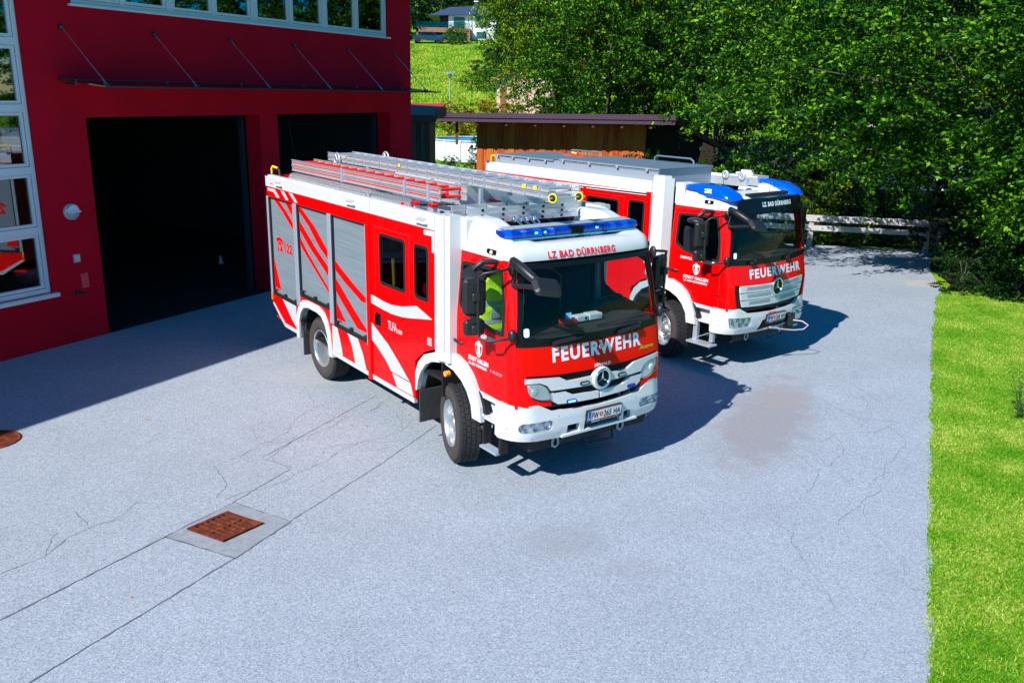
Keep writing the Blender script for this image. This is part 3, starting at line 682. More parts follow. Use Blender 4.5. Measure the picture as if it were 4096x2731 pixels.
    for u in us:
        for v in vs2:
            y=v*1.085
            xe=FC(min(1.06,abs(y)),2.69,0).x+.01-(.05 if abs(y)>1.05 else 0)
            x=-.0+u*(xe+.0); d=min((1-u)*xe*1.0,(1-abs(v))*1.085); r=.16
            dz=math.sqrt(max(0,1-(1-min(1,d/r))**2)); V.append((x,y,zbase+(top(x,y)-zbase)*dz))
    for i in range(nu-1):
        for j in range(nv-1): q=i*nv+j; F.append((q,q+nv,q+nv+1,q+1))
    a=B_(); a.mesh(V,F,True)
    rim=[(math.inf,0)]; a.box(0,.02,-1.07,1.07,2.69,2.80)
    cap=a.build('cab_roof',WHITE,root)
    for s in(-1,1):    # raised aft pods
        a=B_(); P=[(-.02,2.71),(-.02,3.06),(.10,3.07),(.18,3.04),(.18,2.71)]
        a.prism(P,lambda u,v,d,s=s:Vector((u,s*d,v)),.86,1.09); a.build('roof_pod',WHITE,cap,bevel=.02)
        a=B_(); c=SCH(s)(.69,2.735,.0); c.z=2.755 if one else 2.80; a.cbox(c.x-.085,c.x+.085,c.y-.03*1,c.y+.03,c.z-.028,c.z+.028,.012); p=a.build('marker_lamp',BLACKG,cap)
        a=B_(); a.sphere((c.x+.02,c.y+s*.028,c.z),.022,6); a.build('lens',mat('warm_lens',(.8,.6,.4),.2,emit=(.8,.45,.2),es=.6),p)
    if one:
        L=B_()
        capc=lambda u,v,o_: Vector((FC(u,2.69,0).x+.012-.16*(1-math.sqrt(max(0,1-((v-2.685)/.17)**2)))+o_,u,v)); 
        text(L,'LZ BAD DÜRRNBERG',-.60,2.705,.98,.075,capc,.005,bold=.03,space=1.15); L.build('cap_lettering',mat('red_letters',(.70,.0,.01),.4),cap)
        a=B_(); a.box(.10,.58,-.58,.58,2.815,2.83); a.build('roof_well',RED,cap)
        a=B_(); a.box(.12,.36,-.58,.50,2.845,2.86); a.build('roof_tread_plate',TREAD,cap)
        # light bar
        LB1=mat('lens_deep_blue',(0,.025,.34),.06,0,1,emit=(0,.04,1),es=.03); LB2=mat('lens_bright_blue',(.0,.07,.52),.06,0,1,emit=(0,.10,1),es=.05)
        a=B_(); a.cbox(.62,.86,-.90,.90,2.90,2.915,.005); lb=a.build('light_bar',mat('blue_base',(.02,.20,.42),.2,coat=.5),root)
        for y in(-.75,-.2,.2,.75):
            a=B_(); a.box(.66,.82,y-.05,y+.05,2.84,2.90); a.build('foot',GREYP,lb)
        ysx=[-1.0,-.93,-.80,-.74,-.62,-.52,-.40,-.33,-.22,-.11,.11,.24,.33,.42,.52,.60,.70,.80,.92,1.0]; a=B_(); V=[];F=[]
        sect=lambda k:[(.60,2.905),(.60,3.0),(.80,3.0),(.845-.0*k,2.985),(.87-.0*k,2.955),(.865,2.915),(.84,2.905)]
        for y in ysx:
            e=max(0,(abs(y)-.93)/.07)
            for u,v in sect(0): V.append((.73+(u-.73)*(1-.35*e),y,2.95+(v-2.95)*(1-.25*e)))
        for i in range(len(ysx)-1):
            for j in range(7): F.append((i*7+j,i*7+(j+1)%7,i*7+7+(j+1)%7,i*7+7+j)); a.m.append(0)
        a.m=[]; a.mesh(V,F,True); a.m=[(1 if (i//7) in(0,2,4,6,12,14,16,18) else 0) for i in range(len(F))]; a.face(V[:7]); a.face(V[-7:][::-1])
        a.build('blue_lens',[LB1,LB2],lb)
        a=B_(); a.prism([(-.93,.62),(.93,.62),(.90,.81),(-.90,.81)],lambda u,v,d:Vector((v,u,d)),3.003,3.012); a.build('top_plate',mat('bar_top',(.36,.45,.50),.4,.3),lb)
        a=B_(); a.cbox(.66,.875,-.10,.10,2.91,2.992,.01); a.build('centre_block',BLACKG,lb)
        for y in(-.60,-.48,.30):
            a=B_(); a.cbox(.862,.874,y-.02,y+.02,2.945,2.965,.003); a.build('led',BLUELED,lb)
        a=B_(); a.cbox(.60,.88,-.93,.93,2.885,2.90,.005); a.build('lower_strip',mat('cyan_strip',(.05,.30,.45),.2,coat=.5),lb)
        for y in(-.50,.40,-.32): 
            a=B_(); a.box(.845,.874,y-.006,y+.006,2.915,2.988); a.build('divider',BLUED,lb)
        # horns
        for i,(y,y2) in enumerate(((-.50,-.52),(-.40,-.41),(-.30,-.31),(-.20,-.30))):
            a=B_(); a.sphere((.30,y,3.03),.034,8); a.tube([(.30,y,3.03),(.42,y*.8+y2*.2,3.0),(.52,y2,2.97),(.58,y2,2.955)],[.012,.013,.018,.036],12,caps=False); ho=a.build('air_horn',CHROME,root)
            if i!=1:
                a=B_(); M_=Matrix.Translation((.585,y2,2.952))@Matrix.Rotation(PI/2+.25,4,'Y'); a.disc(.036,0,M_); a.build('horn_mouth',BLUED,ho)
        a=B_(); a.box(.55,.56,-.64,-.30,2.84,2.95); a.box(.45,.56,-.66,-.645,2.84,2.96); a.tube([(.50,-.72,2.84),(.50,-.72,2.98),(.44,-.72,2.985)],.006,6); a.build('horn_bracket',ALU,root)
        a=B_(); a.tube([(.45,.04,2.84),(.40,.0,3.05)],.004,5); a.build('antenna',SEAL,root)
    else:
        L=B_(); vc=lambda u,v,o_: Vector((1.215-.10*u*u-.25*(v-2.66)+o_,u,v))
        a=B_(); panel(a,rpoly([(-.93,2.64),(.93,2.64),(.84,2.87),(-.84,2.87)],.04),vc,.03,.03,du=.06); vo=a.build('sun_visor',mat('smoked_visor',(.004,.006,.006),.08,0,.0,spec=.25),root)
        text(L,'LZ. BAD DÜRRNBERG',-.34,2.735,.82,.07,vc,.034,bold=.04); L.build('visor_lettering',FOILB,vo)
        a=B_(); a.cbox(.99,1.10,-.55,.55,2.90,2.935,.01); 
        for j in range(22): a.box(1.10,1.115,-.53+j*.049,-.53+j*.049+.012,2.895,2.935)
        a.build('light_strip',SEAL,root)
        for s in(-1,1):
            pr=[(.10,2.98),(.17,3.045),(.45,3.075),(.80,3.045),(1.05,2.95),(1.14,2.86),(1.12,2.84),(.80,2.86),(.62,2.86),(.55,2.905),(.42,2.93),(.34,2.965),(.16,2.975)]
            a=B_(); V=[];F=[]; n=len(pr); off=[(0.84,.85),(.90,1.0),(1.02,1.0),(1.07,.93)]
            for yy,sc_ in((.70,.80),(.74,1.0),(.98,1.0),(1.06,.94),(1.085,.80)):
                for u,v in pr: V.append((.62+(u-.62)*sc_-(.10*(yy-.70) if u>.8 else 0),s*yy,2.955+(v-2.955)*sc_))
            for i in range(4):
                for j in range(n): F.append((i*n+j,i*n+(j+1)%n,(i+1)*n+(j+1)%n,(i+1)*n+j))
            a.mesh(V,F,True); a.face([V[j] for j in range(n)]); a.face([V[4*n+j] for j in range(n)][::-1])
            be=a.build('blue_beacon',mat('beacon_blue',(.0,.075,.62),.05,0,1,emit=(0,.12,1),es=.12),root,bevel=.012)
            a=B_()
            for i in range(4):
                for j in range(2): a.sphere((.60+i*.035,s*1.082,2.955+j*.04),.011,5)
            a.build('led_dots',WLED,be)
            a=B_(); a.tube([(.55 if s<0 else .75,s*.5,2.86),(.49 if s<0 else .73,s*.52,3.22 if s<0 else 3.3)],.004,5); a.build('antenna',SEAL,root)
    return root,FC,SR,cabo,cap
# ---------------------------------------------------------------- truck bodies
def sidec(s): return lambda x,z,o: Vector((x,s*(1.25+o),z))
RS=sidec(-1)
def body_common(root,top,xr,shutters,wins,one):
    B_=MB
    for s in(-1,1):
        ch=sidec(s)
        # rear body side
        arch=[(-4.60,.60),(-4.55,.90),(-4.42,1.06),(-4.25,1.11),(-3.75,1.11),(-3.58,1.02),(-3.48,.85),(-3.43,.60)]
        out=[(xr+.02,.84),(xr+.50,.60)]+arch+[(-2.0,.60),(-2.0,top-.20),(xr,top-.20)]
        holes=[[(a+.0,z0),(b,z0),(b,2.705),(a,2.705)] for a,b,z0 in shutters]
        m=B_(); panel(m,out,ch,0,.04,holes,du=2,dv=2,smooth=False); side=m.build('body_side',RED,root)
        m=B_(); panel(m,[(-1.985,.60),(-.78,.60),(-.78,1.12),(-.55,1.30),(-.22,1.42),(-.22,top-.20),(-1.985,top-.20)],ch,0,.04,[rrect(a,b,z0,z1,.05) for a,b,z0,z1 in wins],du=2,dv=2,smooth=False); crew=m.build('crew_cab_side',RED,root)
        # white fascia with roof rim
        m=B_(); 
        for a,b in(((xr,-1.945),(-1.935,-.215)) if one else ((xr,-.36),)):
            m.prism([(top-.20,1.245),(top-.19,1.262),(top-.03,1.262),(top,1.235),(top,1.16),(top-.04,1.14),(top-.2,1.2)],lambda u,v,d,s=s:Vector((d,s*v,u)),a,b)
        m.build('fascia',WHITE,root)
        # sill strips
        m=B_(); panel(m,[(xr+.52,.545),(-4.62,.545),(-4.62,.605),(xr+.48,.615)],ch,.004,.05,du=2); panel(m,[(-3.42,.545),(-2.06,.545),(-2.06,.61),(-3.42,.61)],ch,.004,.05,du=2); panel(m,[(-1.98,.535),(-.80,.535),(-.80,.605),(-1.98,.605)],ch,.004,.05,du=2)
        panel(m,[(xr+.01,.86),(xr+.52,.545),(xr+.56,.60),(xr+.06,.88)],ch,.004,.05,du=2); m.build('sill_strip',FOIL,side)
        m=B_(); m.box(-2.075,-1.99,s*1.25-.03,s*1.25+.03,.52,top-.2); m.build('corner_post',RED,side,bevel=.008)
        m=B_(); fo=[(-4.70,.50),(-4.68,.86),(-4.56,1.08),(-4.38,1.19),(-4.2,1.215),(-3.78,1.215),(-3.58,1.16),(-3.44,1.02),(-3.35,.82),(-3.31,.50)]; fi=[(-3.43,.50),(-3.47,.80),(-3.55,.96),(-3.68,1.07),(-3.85,1.10),(-4.2,1.10),(-4.38,1.06),(-4.5,.95),(-4.57,.80),(-4.59,.50)]
        panel(m,fo+fi,ch,.02,.12,du=2,dv=2,smooth=False); m.build('rear_fender',WHITE,side,bevel=.015)
        m=B_()
        for p,q in zip(fi,fi[1:]): m.face([(p[0],s*1.24,p[1]),(q[0],s*1.24,q[1]),(q[0],s*.7,q[1]),(p[0],s*.7,p[1])])
        m.box(-4.6,-3.42,s*.7-.01,s*.7+.01,.6,1.1); m.build('wheel_arch_liner',SEAL,side)
        m=B_(); m.box(-4.56,-4.53,s*1.0-.22,s*1.0+.22,.22,.62); m.build('mud_flap',MATS['flap_rubber'],side)
        m=B_(); m.box(-3.36,-3.33,s*1.255-.012,s*1.255+.012,.75,.86); m.box(xr,xr+.03,s*1.255-.012,s*1.255+.012,.92,1.05); m.build('side_marker',AMBER,side)
        # shutters
        for i,(a,b,z0) in enumerate(shutters):
            m=B_(); m.face([ch(a-.01,z0-.01,-.028),ch(b+.01,z0-.01,-.028),ch(b+.01,2.71,-.028),ch(a-.01,2.71,-.028)]); sh=m.build('roller_shutter',SHUT,side)
            m=B_(); m.box(a-.012,a+.022,s*1.235-.02,s*1.235+.02,z0,2.705); m.box(a-.01,b+.01,s*1.235-.02,s*1.235+.02,2.69,2.707); m.build('shutter_guide',SEAL,sh)
            m=B_(); m.box(a,b,s*1.238-.018,s*1.238+.022,z0-.03,z0+.025)
            for q in(.06,.5,.94): m.cbox(a+(b-a)*q-.03,a+(b-a)*q+.03,s*1.25-.02,s*1.25+.03,z0+.0,z0+.075,.008)
            m.build('shutter_bar',SEAL,sh)
            if s<0:
                m=B_(); text(m,('GR.6','GR.4','GR.2')[i%3],a+.10,z0+.06,.09,.03,ch,-.024,bold=.03); m.build('shutter_tag',SEAL,sh)
        for a_,b_,z_ in [(b+.005,a2-.01,min(z0,z2)) for (a,b,z0),(a2,b2,z2) in zip(shutters,shutters[1:])]+[(shutters[-1][1],shutters[-1][1]+.03,1.0),(xr+.005,shutters[0][0]-.01,1.05)]:
            m=MB(); m.cbox(a_,b_,s*1.25-.02,s*1.25+.016,z_,2.705,.006); m.build('shutter_post',ALUD,side)
        # crew windows
        for a,b,z0,z1 in wins:
            m=B_(); panel(m,rrect(a-.02,b+.02,z0-.02,z1+.02,.06),ch,.008,.02,[rrect(a+.02,b-.02,z0+.02,z1-.02,.04)],du=2,dv=2,smooth=False); f_=m.build('crew_window_frame',SEAL,crew)
            m=B_(); panel(m,rrect(a,b,z0,z1,.05),ch,-.004,du=2,dv=2); m.build('crew_window',GLASSD,f_)
        # white corner column between crew cab and driver's cab
        m=B_(); m.prism([(-.24,1.255),(-.225,1.275),(-.09,1.275),(-.07,1.245),(-.04,1.245),(-.02,1.265),(.05,1.235),(.06,1.06),(-.24,1.06)] if one else [(-.40,1.245),(-.37,1.275),(-.22,1.285),(-.12,1.265),(-.05,1.10),(-.40,1.06)],lambda u,v,d,s=s:Vector((u,s*v,d)),1.30,3.075 if one else 3.12)
        if not one: 
            m.prism([(-.37,1.26),(-.22,1.27),(-.14,1.25),(-.10,1.12),(-.33,1.12)],lambda u,v,d,s=s:Vector((u,s*v,d)),3.12,3.16)
        col=m.build('corner_column',WHITE,root)
        m=MB()
        for x,y in (((-.243,1.262),(-.055,1.247)) if one else ((-.40,1.262),)): m.box(x-.004,x+.004,s*y-.006,s*y+.006,1.42,3.06)
        m.build('groove_shading',GREYP,col)  # thin grey strips paint the shading of the column grooves
        # door outlines
        m=B_()
        def ln(P,wd=.0035):
            for p,q in zip(P,P[1:]):
                d=(Vector(q)-Vector(p)); n=Vector((-d.y,d.x)).normalized()*wd; m.face([ch(p[0]-n.x,p[1]-n.y,.0015),ch(q[0]-n.x,q[1]-n.y,.0015),ch(q[0]+n.x,q[1]+n.y,.0015),ch(p[0]+n.x,p[1]+n.y,.0015)])
        d0,d1=(-1.84,-.90) if one else (-2.07,-1.05)
        ln([(d0,.60),(d0,2.72),(d1,2.72),(d1,.60)]); 
        if one: ln([(d0+.0,.79),(-.80,.79)])
        m.build('door_gap',SEAL,crew)
        m=B_(); m.cbox(-1.85,-1.70,s*1.25-.01,s*1.25+.012,1.36,1.54,.008); m.cbox(-1.82,-1.79,s*1.25,s*1.25+s*.03,1.38,1.52,.005); m.build('door_handle',BLACKG,crew)
        m=B_(); m.box(-.45,-.35,s*1.25-.005,s*1.25+.006,1.42,1.52); m.build('side_socket',GREYP,crew)
        # side lamps
        for x in((-5.16,-2.50,-.54) if one else ()):
            m=B_(); m.prism([(1.25,2.925),(1.31,2.93),(1.315,2.95),(1.25,3.00)],lambda u,v,d,s=s:Vector((d,s*u,v)),x-.13,x+.13); p=m.build('scene_lamp',mat('lamp_cover',(.75,.74,.68),.3),root,bevel=.006)
            m=B_(); m.face([Vector((x+(-.11),s*1.252,3.002)),Vector((x+.11,s*1.252,3.002)),Vector((x+.11,s*1.312,2.962)),Vector((x-.11,s*1.312,2.962))]); m.build('lens',GREYP,p)
    # rear wall, deck, front
    m=B_(); m.box(xr,xr+.04,-1.24,1.24,.84,top-.02); m.box(xr+.04,xr+.5,-1.2,1.2,.60,.64); m.build('rear_wall',RED,root)
    m=B_(); m.box(xr+.04,-.2,-1.16,1.16,top-.16,top-.14); m.build('roof_deck',TREAD,root)
    m=B_(); m.box(-1.99,-1.97,-1.2,1.2,.7,2.85); m.box(-.2,-.17,-1.2,1.2,.8,2.95); m.box(-5.5,-2.0,-1.20,1.2,.60,.63); m.box(-1.97,-.2,-1.2,1.2,1.0,1.05); m.build('crew_cab_lining',DARKIN,root)
    m=B_()
    for s in(-1,1): m.cbox(xr+.0,xr+.10,s*1.20-.06,s*1.20+.06,top-.22,top+.01,.02)
    m.build('rear_beacon',BLUED,root)
    for s in(-1,1):
        m=B_(); m.tube([(xr+.05,s*1.16,top+.0),(xr+.05,s*1.16,top+.10),(xr+.08,s*1.15,top+.13),(xr+.26,s*1.13,top+.11),(xr+.30,s*1.13,top+.08)],.018,8); m.build('hand_rail',YEL,root)
        m=B_(); m.tube([(xr+.26,s*1.13,top+.11),(xr+.31,s*1.13,top+.08),(xr+.34,s*1.13,top-.02)],.022,8); m.build('rail_foot',SEAL,root)

tr1,FC1,SR1,cabo1,cap1=truck(T1P,1)
tr2,FC2,SR2,cabo2,cap2=truck(T2P,2)
SH1=[(-5.70,-4.65,1.05),(-4.50,-3.35,1.26),(-3.21,-2.11,1.05)]
WN1=[(-1.69,-1.02,1.98,2.63),(-.75,-.44,1.98,2.63)]
body_common(tr1,3.065,-5.78,SH1,WN1,True)
SH2=[(-4.95,-4.65,1.05),(-4.50,-3.35,1.26),(-3.21,-2.25,1.05)]
WN2=[(-1.98,-1.19,1.98,2.64),(-.92,-.57,1.98,2.67)]
body_common(tr2,3.05,-5.05,SH2,WN2,False)

# ---- foil stripes on the first truck's right side
ks=[o for o in bpy.data.objects if o.parent==tr1 and o.name.startswith('body_side')][0]
kc=[o for o in bpy.data.objects if o.parent==tr1 and o.name.startswith('crew_cab_side')][0]
def shut_stripe(mb,poly,a,b,z0):
    q=clip_half(poly,0,b,True); q=clip_half(q,0,a+.022,False)
    if len(q)>2: q=clip_half(q,1,z0+.03,False)
    if len(q)>2: q=clip_half(q,1,2.69,True)
    if len(q)>2: mb.face([RS(u,v,-.0245) for u,v in q])
def band(P,w0,w1):
    """curved band: centre-line points with horizontal width"""
    n=len(P); L=[];R_=[]
    for i,(x,z) in enumerate(P):
        w_=w0+(w1-w0)*i/(n-1); L.append((x-w_/2,z)); R_.append((x+w_/2,z))
    return [[L[i],R_[i],R_[i+1],L[i+1]] for i in range(n-1)]
m=MB()
bands=[band([(-5.50,2.70),(-5.1,2.52),(-4.67,2.265),(-4.3,2.0),(-3.9,1.77),(-3.4,1.49)],.24,.12),          # from top of shutter 1
       band([(-4.98,2.70),(-4.67,2.50),(-4.5,2.39),(-3.96,2.07),(-3.4,1.80),(-3.2,1.68),(-2.85,1.46),(-2.5,1.26),(-2.30,1.15)],.22,.40),
       band([(-4.50,2.66),(-4.0,2.42),(-3.58,2.13),(-3.4,2.06),(-3.2,1.96),(-2.7,1.76),(-2.14,1.58)],.24,.40)]
for bd in bands:
    for a,b,z0 in SH1:
        m=MB()
        for q in bd: shut_stripe(m,q,a,b,z0)
        if m.f: m.build('shutter_stripe',RED2,ks)
m=MB()
for q in ([(-5.73,1.70),(-5.68,1.68),(-5.41,1.15),(-5.73,1.15)],[(-3.23,1.44),(-2.87,1.15),(-3.22,1.14)]):
    for a,b,z0 in SH1: shut_stripe(m,q,a,b,z0)
m.build('stripe_corner',RED2,ks)
m=MB()
# telephone symbol and number
def tp(poly): m.face([RS(u,v,-.022) for u,v in poly])
tp([(-5.52,1.99),(-5.49,2.04),(-5.36,2.065),(-5.24,2.03),(-5.215,1.965),(-5.28,1.955),(-5.31,1.995),(-5.42,2.0),(-5.45,1.96)])
tp([(-5.43,1.955),(-5.40,1.985),(-5.33,1.98),(-5.31,1.95),(-5.255,1.86),(-5.26,1.83),(-5.49,1.83),(-5.485,1.87)])
text(m,'122',-5.17,1.85,.33,.15,RS,-.022,bold=.03)
m.build('emergency_number',RED2,ks)
m=MB(); m.face([RS(u,v,-.019) for u,v in circ(-5.37,1.895,.045,14)]); m.build('telephone_dial',SHUT,ks)
# white chevrons
m=MB()
def fo(poly,o_=.003): panel(m,poly,RS,o_,du=3,dv=3,smooth=False)
for q in ([(-5.72,2.845),(-5.40,2.85),(-5.20,2.735),(-5.33,2.725),(-5.46,2.80),(-5.72,2.80)],[(-5.14,2.85),(-5.00,2.855),(-4.82,2.735),(-4.93,2.725)],[(-4.80,2.855),(-4.66,2.86),(-4.45,2.735),(-4.56,2.725)],
          [(-5.30,1.02),(-4.72,1.02),(-4.72,.63),(-4.93,.75)],[(-3.31,1.02),(-3.13,1.02),(-3.03,.82),(-2.96,.615),(-3.31,.615)],
          [(-2.78,1.02),(-2.44,1.02),(-2.28,.82),(-2.18,.615),(-2.54,.615),(-2.64,.86)]): m=MB(); fo(q); m.build('chevron',FOIL,ks)
m=MB()
def fo(poly,o_=.003): panel(m,poly,RS,o_,du=3,dv=3,smooth=False)
for q in ([(-1.98,1.755),(-1.86,1.755),(-1.6,1.735),(-1.39,1.735),(-1.1,1.77),(-.72,1.86),(-.5,1.81),(-.33,1.765),(-.9,1.66),(-1.1,1.63),(-1.39,1.61),(-1.7,1.62),(-1.98,1.64)],
          [(-1.98,1.36),(-1.85,1.305),(-1.5,1.16),(-1.2,.98),(-.92,.80),(-1.42,.80),(-1.6,.93),(-1.85,1.06),(-1.98,1.11)],
          [(-1.40,.785),(-.90,.785),(-.82,.62),(-1.27,.62)],
          [(-.52,2.85),(-.25,2.865),(-.25,2.60),(-.335,2.60),(-.335,2.795),(-.52,2.79)]): m=MB(); fo(q); m.build('chevron',FOIL,kc)
m=MB(); text(m,'TLFA',-1.50,1.385,.25,.115,RS,.004,bold=.015); text(m,'3000',-1.235,1.385,.13,.055,RS,.004,bold=.03)
m.build('type_lettering',FOIL,kc)
m=MB(); text(m,'SEIWALD',-5.56,2.92,.16,.02,lambda u,v,o_:Vector((u,-1.264-o_,v)),.0,bold=.03); m.build('builder_lettering',RED2,ks)
# second truck: chevrons and rail
kc2=[o for o in bpy.data.objects if o.parent==tr2 and o.name.startswith('crew_cab_side')][0]
m=MB()
for q in ([(-.52,1.93),(-.42,1.94),(-.42,1.60),(-.5,1.62)],[(-1.2,1.80),(-.6,1.83),(-.75,1.74),(-1.1,1.72)],[(-1.98,1.36),(-1.5,1.16),(-.92,.80),(-1.42,.80),(-1.98,1.11)]): m=MB(); fo(q); m.build('chevron',FOIL,kc2)
m=MB(); m.tube([(-2.95,-1.275,2.815),(-.52,-1.275,2.845)],.014,8); m.tube([(-2.95,-1.27,2.775),(-.52,-1.27,2.80)],.008,6); m.build('awning_rail',mat('pale_rail',(.75,.62,.66),.35),kc2)

# ---- roof of truck 1
m=MB(); m.prism([(-1.17,3.03),(-1.12,3.13),(-1.08,3.145),(-.80,3.145),(-.80,3.0),(-1.17,3.0)],lambda u,v,d:Vector((d,u,v)),-5.03,-2.16); m.build('roof_walkway',TREAD,tr1)
m=MB(); m.box(-2.14,-1.05,-1.14,-1.12,2.93,3.155); m.build('roof_tread_panel',TREAD,tr1)
m=MB(); m.box(-1.04,-1.0,-.9,.9,2.92,3.05); m.box(-.32,-.30,-.25,1.05,2.9,3.22); m.box(-1.9,-.3,1.02,1.05,2.9,3.20); m.box(-2.0,-.3,-.25,-.23,2.9,3.05); m.box(-.75,-.72,-.6,.2,2.95,3.36); m.build('roof_rack',ALU,tr1)
for x,z in((-.98,3.10),(-.56,3.12),(-1.25,3.06)):
    m=MB(); m.box(x-.035,x+.035,-1.12,-1.06,2.95,z-.0); p=m.build('roof_clip',ALU,tr1)
    m=MB(); m.cbox(x-.05,x+.05,-1.15,-1.05,z-.01,z+.03,.01); m.build('clip_cap',RED,p)

RUNGRED=mat('red_rung',(.75,.015,.01),.5); 
def ladder(name,label,T,x0,x1,ya,yb,zs,h,rungm,red=False,nr=12,axis='x',lines=True,group=None):
    org=tw(T,(x0+x1)/2,(ya+yb)/2,zs[0]); r=thing(name,label,'ladder',org,T[2],group); cx,cy,cz=(x0+x1)/2,(ya+yb)/2,zs[0]
    for z in zs:
        for y in(ya,yb):
            m=MB((cx,cy,cz)); 
            for zz in(z,z+h-.012): m.box(x0,x1,y-.014,y+.014,zz,zz+.012)
            m.box(x0,x1,y-.004,y+.004,z,z+h); m.cur=1; s=-1 if y==ya else 1
            if red: m.box(x0+.03,x1-.03,y+s*.005,y+s*.007,z+h/2-.008,z+h/2+.008)
            else:
                k=int((x1-x0)/.28)
                for i in range(k): x=x0+.14+i*.28; m.box(x-.015,x+.015,y-.018,y+.018,z+h/2-.018,z+h/2+.018)
            m.build('rail',[ALU,RUNGRED if red else ALUD],r)
        m=MB((cx,cy,cz)); k=nr
        for i in range(k):
            x=x0+(i+.5)*(x1-x0)/k
            m.cyl((x,ya,z+h/2),(x,yb,z+h/2),.021,8)
        m.build('rungs',rungm,r)
    return r,(cx,cy,cz)
lr,o1=ladder('push_up_ladder','aluminium push up ladder with red rungs along the near side of the front truck roof',T1P,-5.12,-.48,-1.04,-.66,(3.17,3.262),.086,RUNGRED,True,16)
for x in(-3.22,-1.35,-.75):
    m=MB(o1); m.box(x-.03,x+.03,-1.065,-1.045,3.16,3.36); m.box(x-.03,x+.03,-.655,-.635,3.16,3.36); m.build('clamp',ALUD,lr)
lr,o1=ladder('extension_ladder','long aluminium extension ladder with yellow rimmed wheels lying highest on the front truck roof',T1P,-5.0,.90,-.46,-.02,(3.33,3.40),.062,ALU,False,20)
for (x,y,z,n) in((-4.58,-.50,3.37,0),(-3.9,.02,3.42,0)):
    m=MB(o1); Mx=Matrix.Translation((x,y,z))@Matrix.Rotation(PI/2,4,'X'); m.tube([Mx@Vector((.10*math.cos(t),.10*math.sin(t),0)) for t in np.linspace(0,2*PI,25)[:-1]],.016,8,True)
    for t in(0,2.1,4.2): m.tube([Mx@Vector((0,0,0)),Mx@Vector((.1*math.cos(t),.1*math.sin(t),0))],.012,6)
    m.build('wall_roller',ALU,lr)
for y in(-.46,-.08):
    m=MB(o1); Mx=Matrix.Translation((.97,y,3.345))@Matrix.Rotation(PI/2,4,'X')@Matrix.Rotation(.5,4,'Y'); m.lathe([(.040,-.014),(.053,-.014),(.053,.014),(.040,.014)],Mx,24,close=True); p=m.build('ladder_wheel',YEL,lr)
    m=MB(o1); m.lathe([(.040,-.010),(.014,-.013),(0,-.013)],Mx,20); m.lathe([(.040,.010),(.014,.013),(0,.013)],Mx,20); m.build('wheel_disc',SEAL,p)
m=MB(o1); m.tube([(.97,-.5,3.345),(.97,.0,3.345)],.010,8); m.build('axle',ALU,lr)
m=MB(o1); m.tube([(-4.7,-.30,3.36),(-2.6,-.30,3.34)],.035,8); m.build('brace_pole',RUNGRED,lr)
for x in(.45,.66,-2.55):
    m=MB(o1); m.box(x-.03,x+.03,-.482,-.474,3.41,3.45); m.build('yellow_sticker',YEL,lr)
lr,o1=ladder('sectional_ladder','three stacked aluminium ladder sections lying crosswise at the front of the truck body roof',(T1P[0]+0,T1P[1],T1P[2]),0,1,0,1,(0,),.05,ALU) if False else (None,None)
org=tw(T1P,.0,-.3,2.98); lr=thing('ladder_stack','three stacked aluminium ladder sections lying crosswise behind the cab roof horns','ladder',org,T1P[2])
for i,z in enumerate((2.98,3.04,3.10)):
    for x in(.12-.02*i,-.22-.02*i):
        m=MB((0,-.3,2.98)); m.box(x-.012,x+.012,-1.02,.62,z,z+.054)
        m.cur=1
        for y in np.arange(-.85,.6,.30): m.box(x+.012,x+.016,y+i*.02-.018,y+i*.02+.018,z+.012,z+.042); 
        m.build('rail',[ALU,SEAL],lr)
    m=MB((0,-.3,2.98))
    for y in np.arange(-.85,.6,.30): m.box(-.22-.02*i,.12-.02*i,y+i*.02-.013,y+i*.02+.013,z+.014,z+.040)
    m.build('rungs',ALU,lr)

# small fittings behind the cab roof
m=MB(); m.cbox(-.95,-.45,-.95,-.55,2.93,3.06,.01); m.build('roof_chest',ALUD,tr1)
m=MB(); m.cbox(-1.75,-1.15,.35,.95,2.93,3.16,.01); m.build('roof_chest',ALU,tr1)
m=MB()
for t_ in range(4): m.tube([(-.62+.12*math.cos(a),.55+.12*math.sin(a),2.96+t_*.03) for a in np.linspace(0,2*PI,17)[:-1]],.015,6,True)
m.build('hose_coil',SEAL,tr1)
m=MB(); m.tube([(-2.0,-.15,3.10),(-1.2,-.20,3.14),(-.40,-.12,3.12),(-.1,.1,3.06)],.018,6); m.build('red_hose',RUNGRED,tr1)
m=MB(); m.tube([(-1.6,-.9,3.0),(-1.0,-.62,3.06),(-.5,-.50,3.05)],.012,6); m.build('black_cable',SEAL,tr1)
for y in(-.55,.1,.62):
    m=MB(); m.box(-.36,-.32,y-.02,y+.02,2.92,3.33 if y<.2 else 3.2); m.build('rack_post',ALUD,tr1)
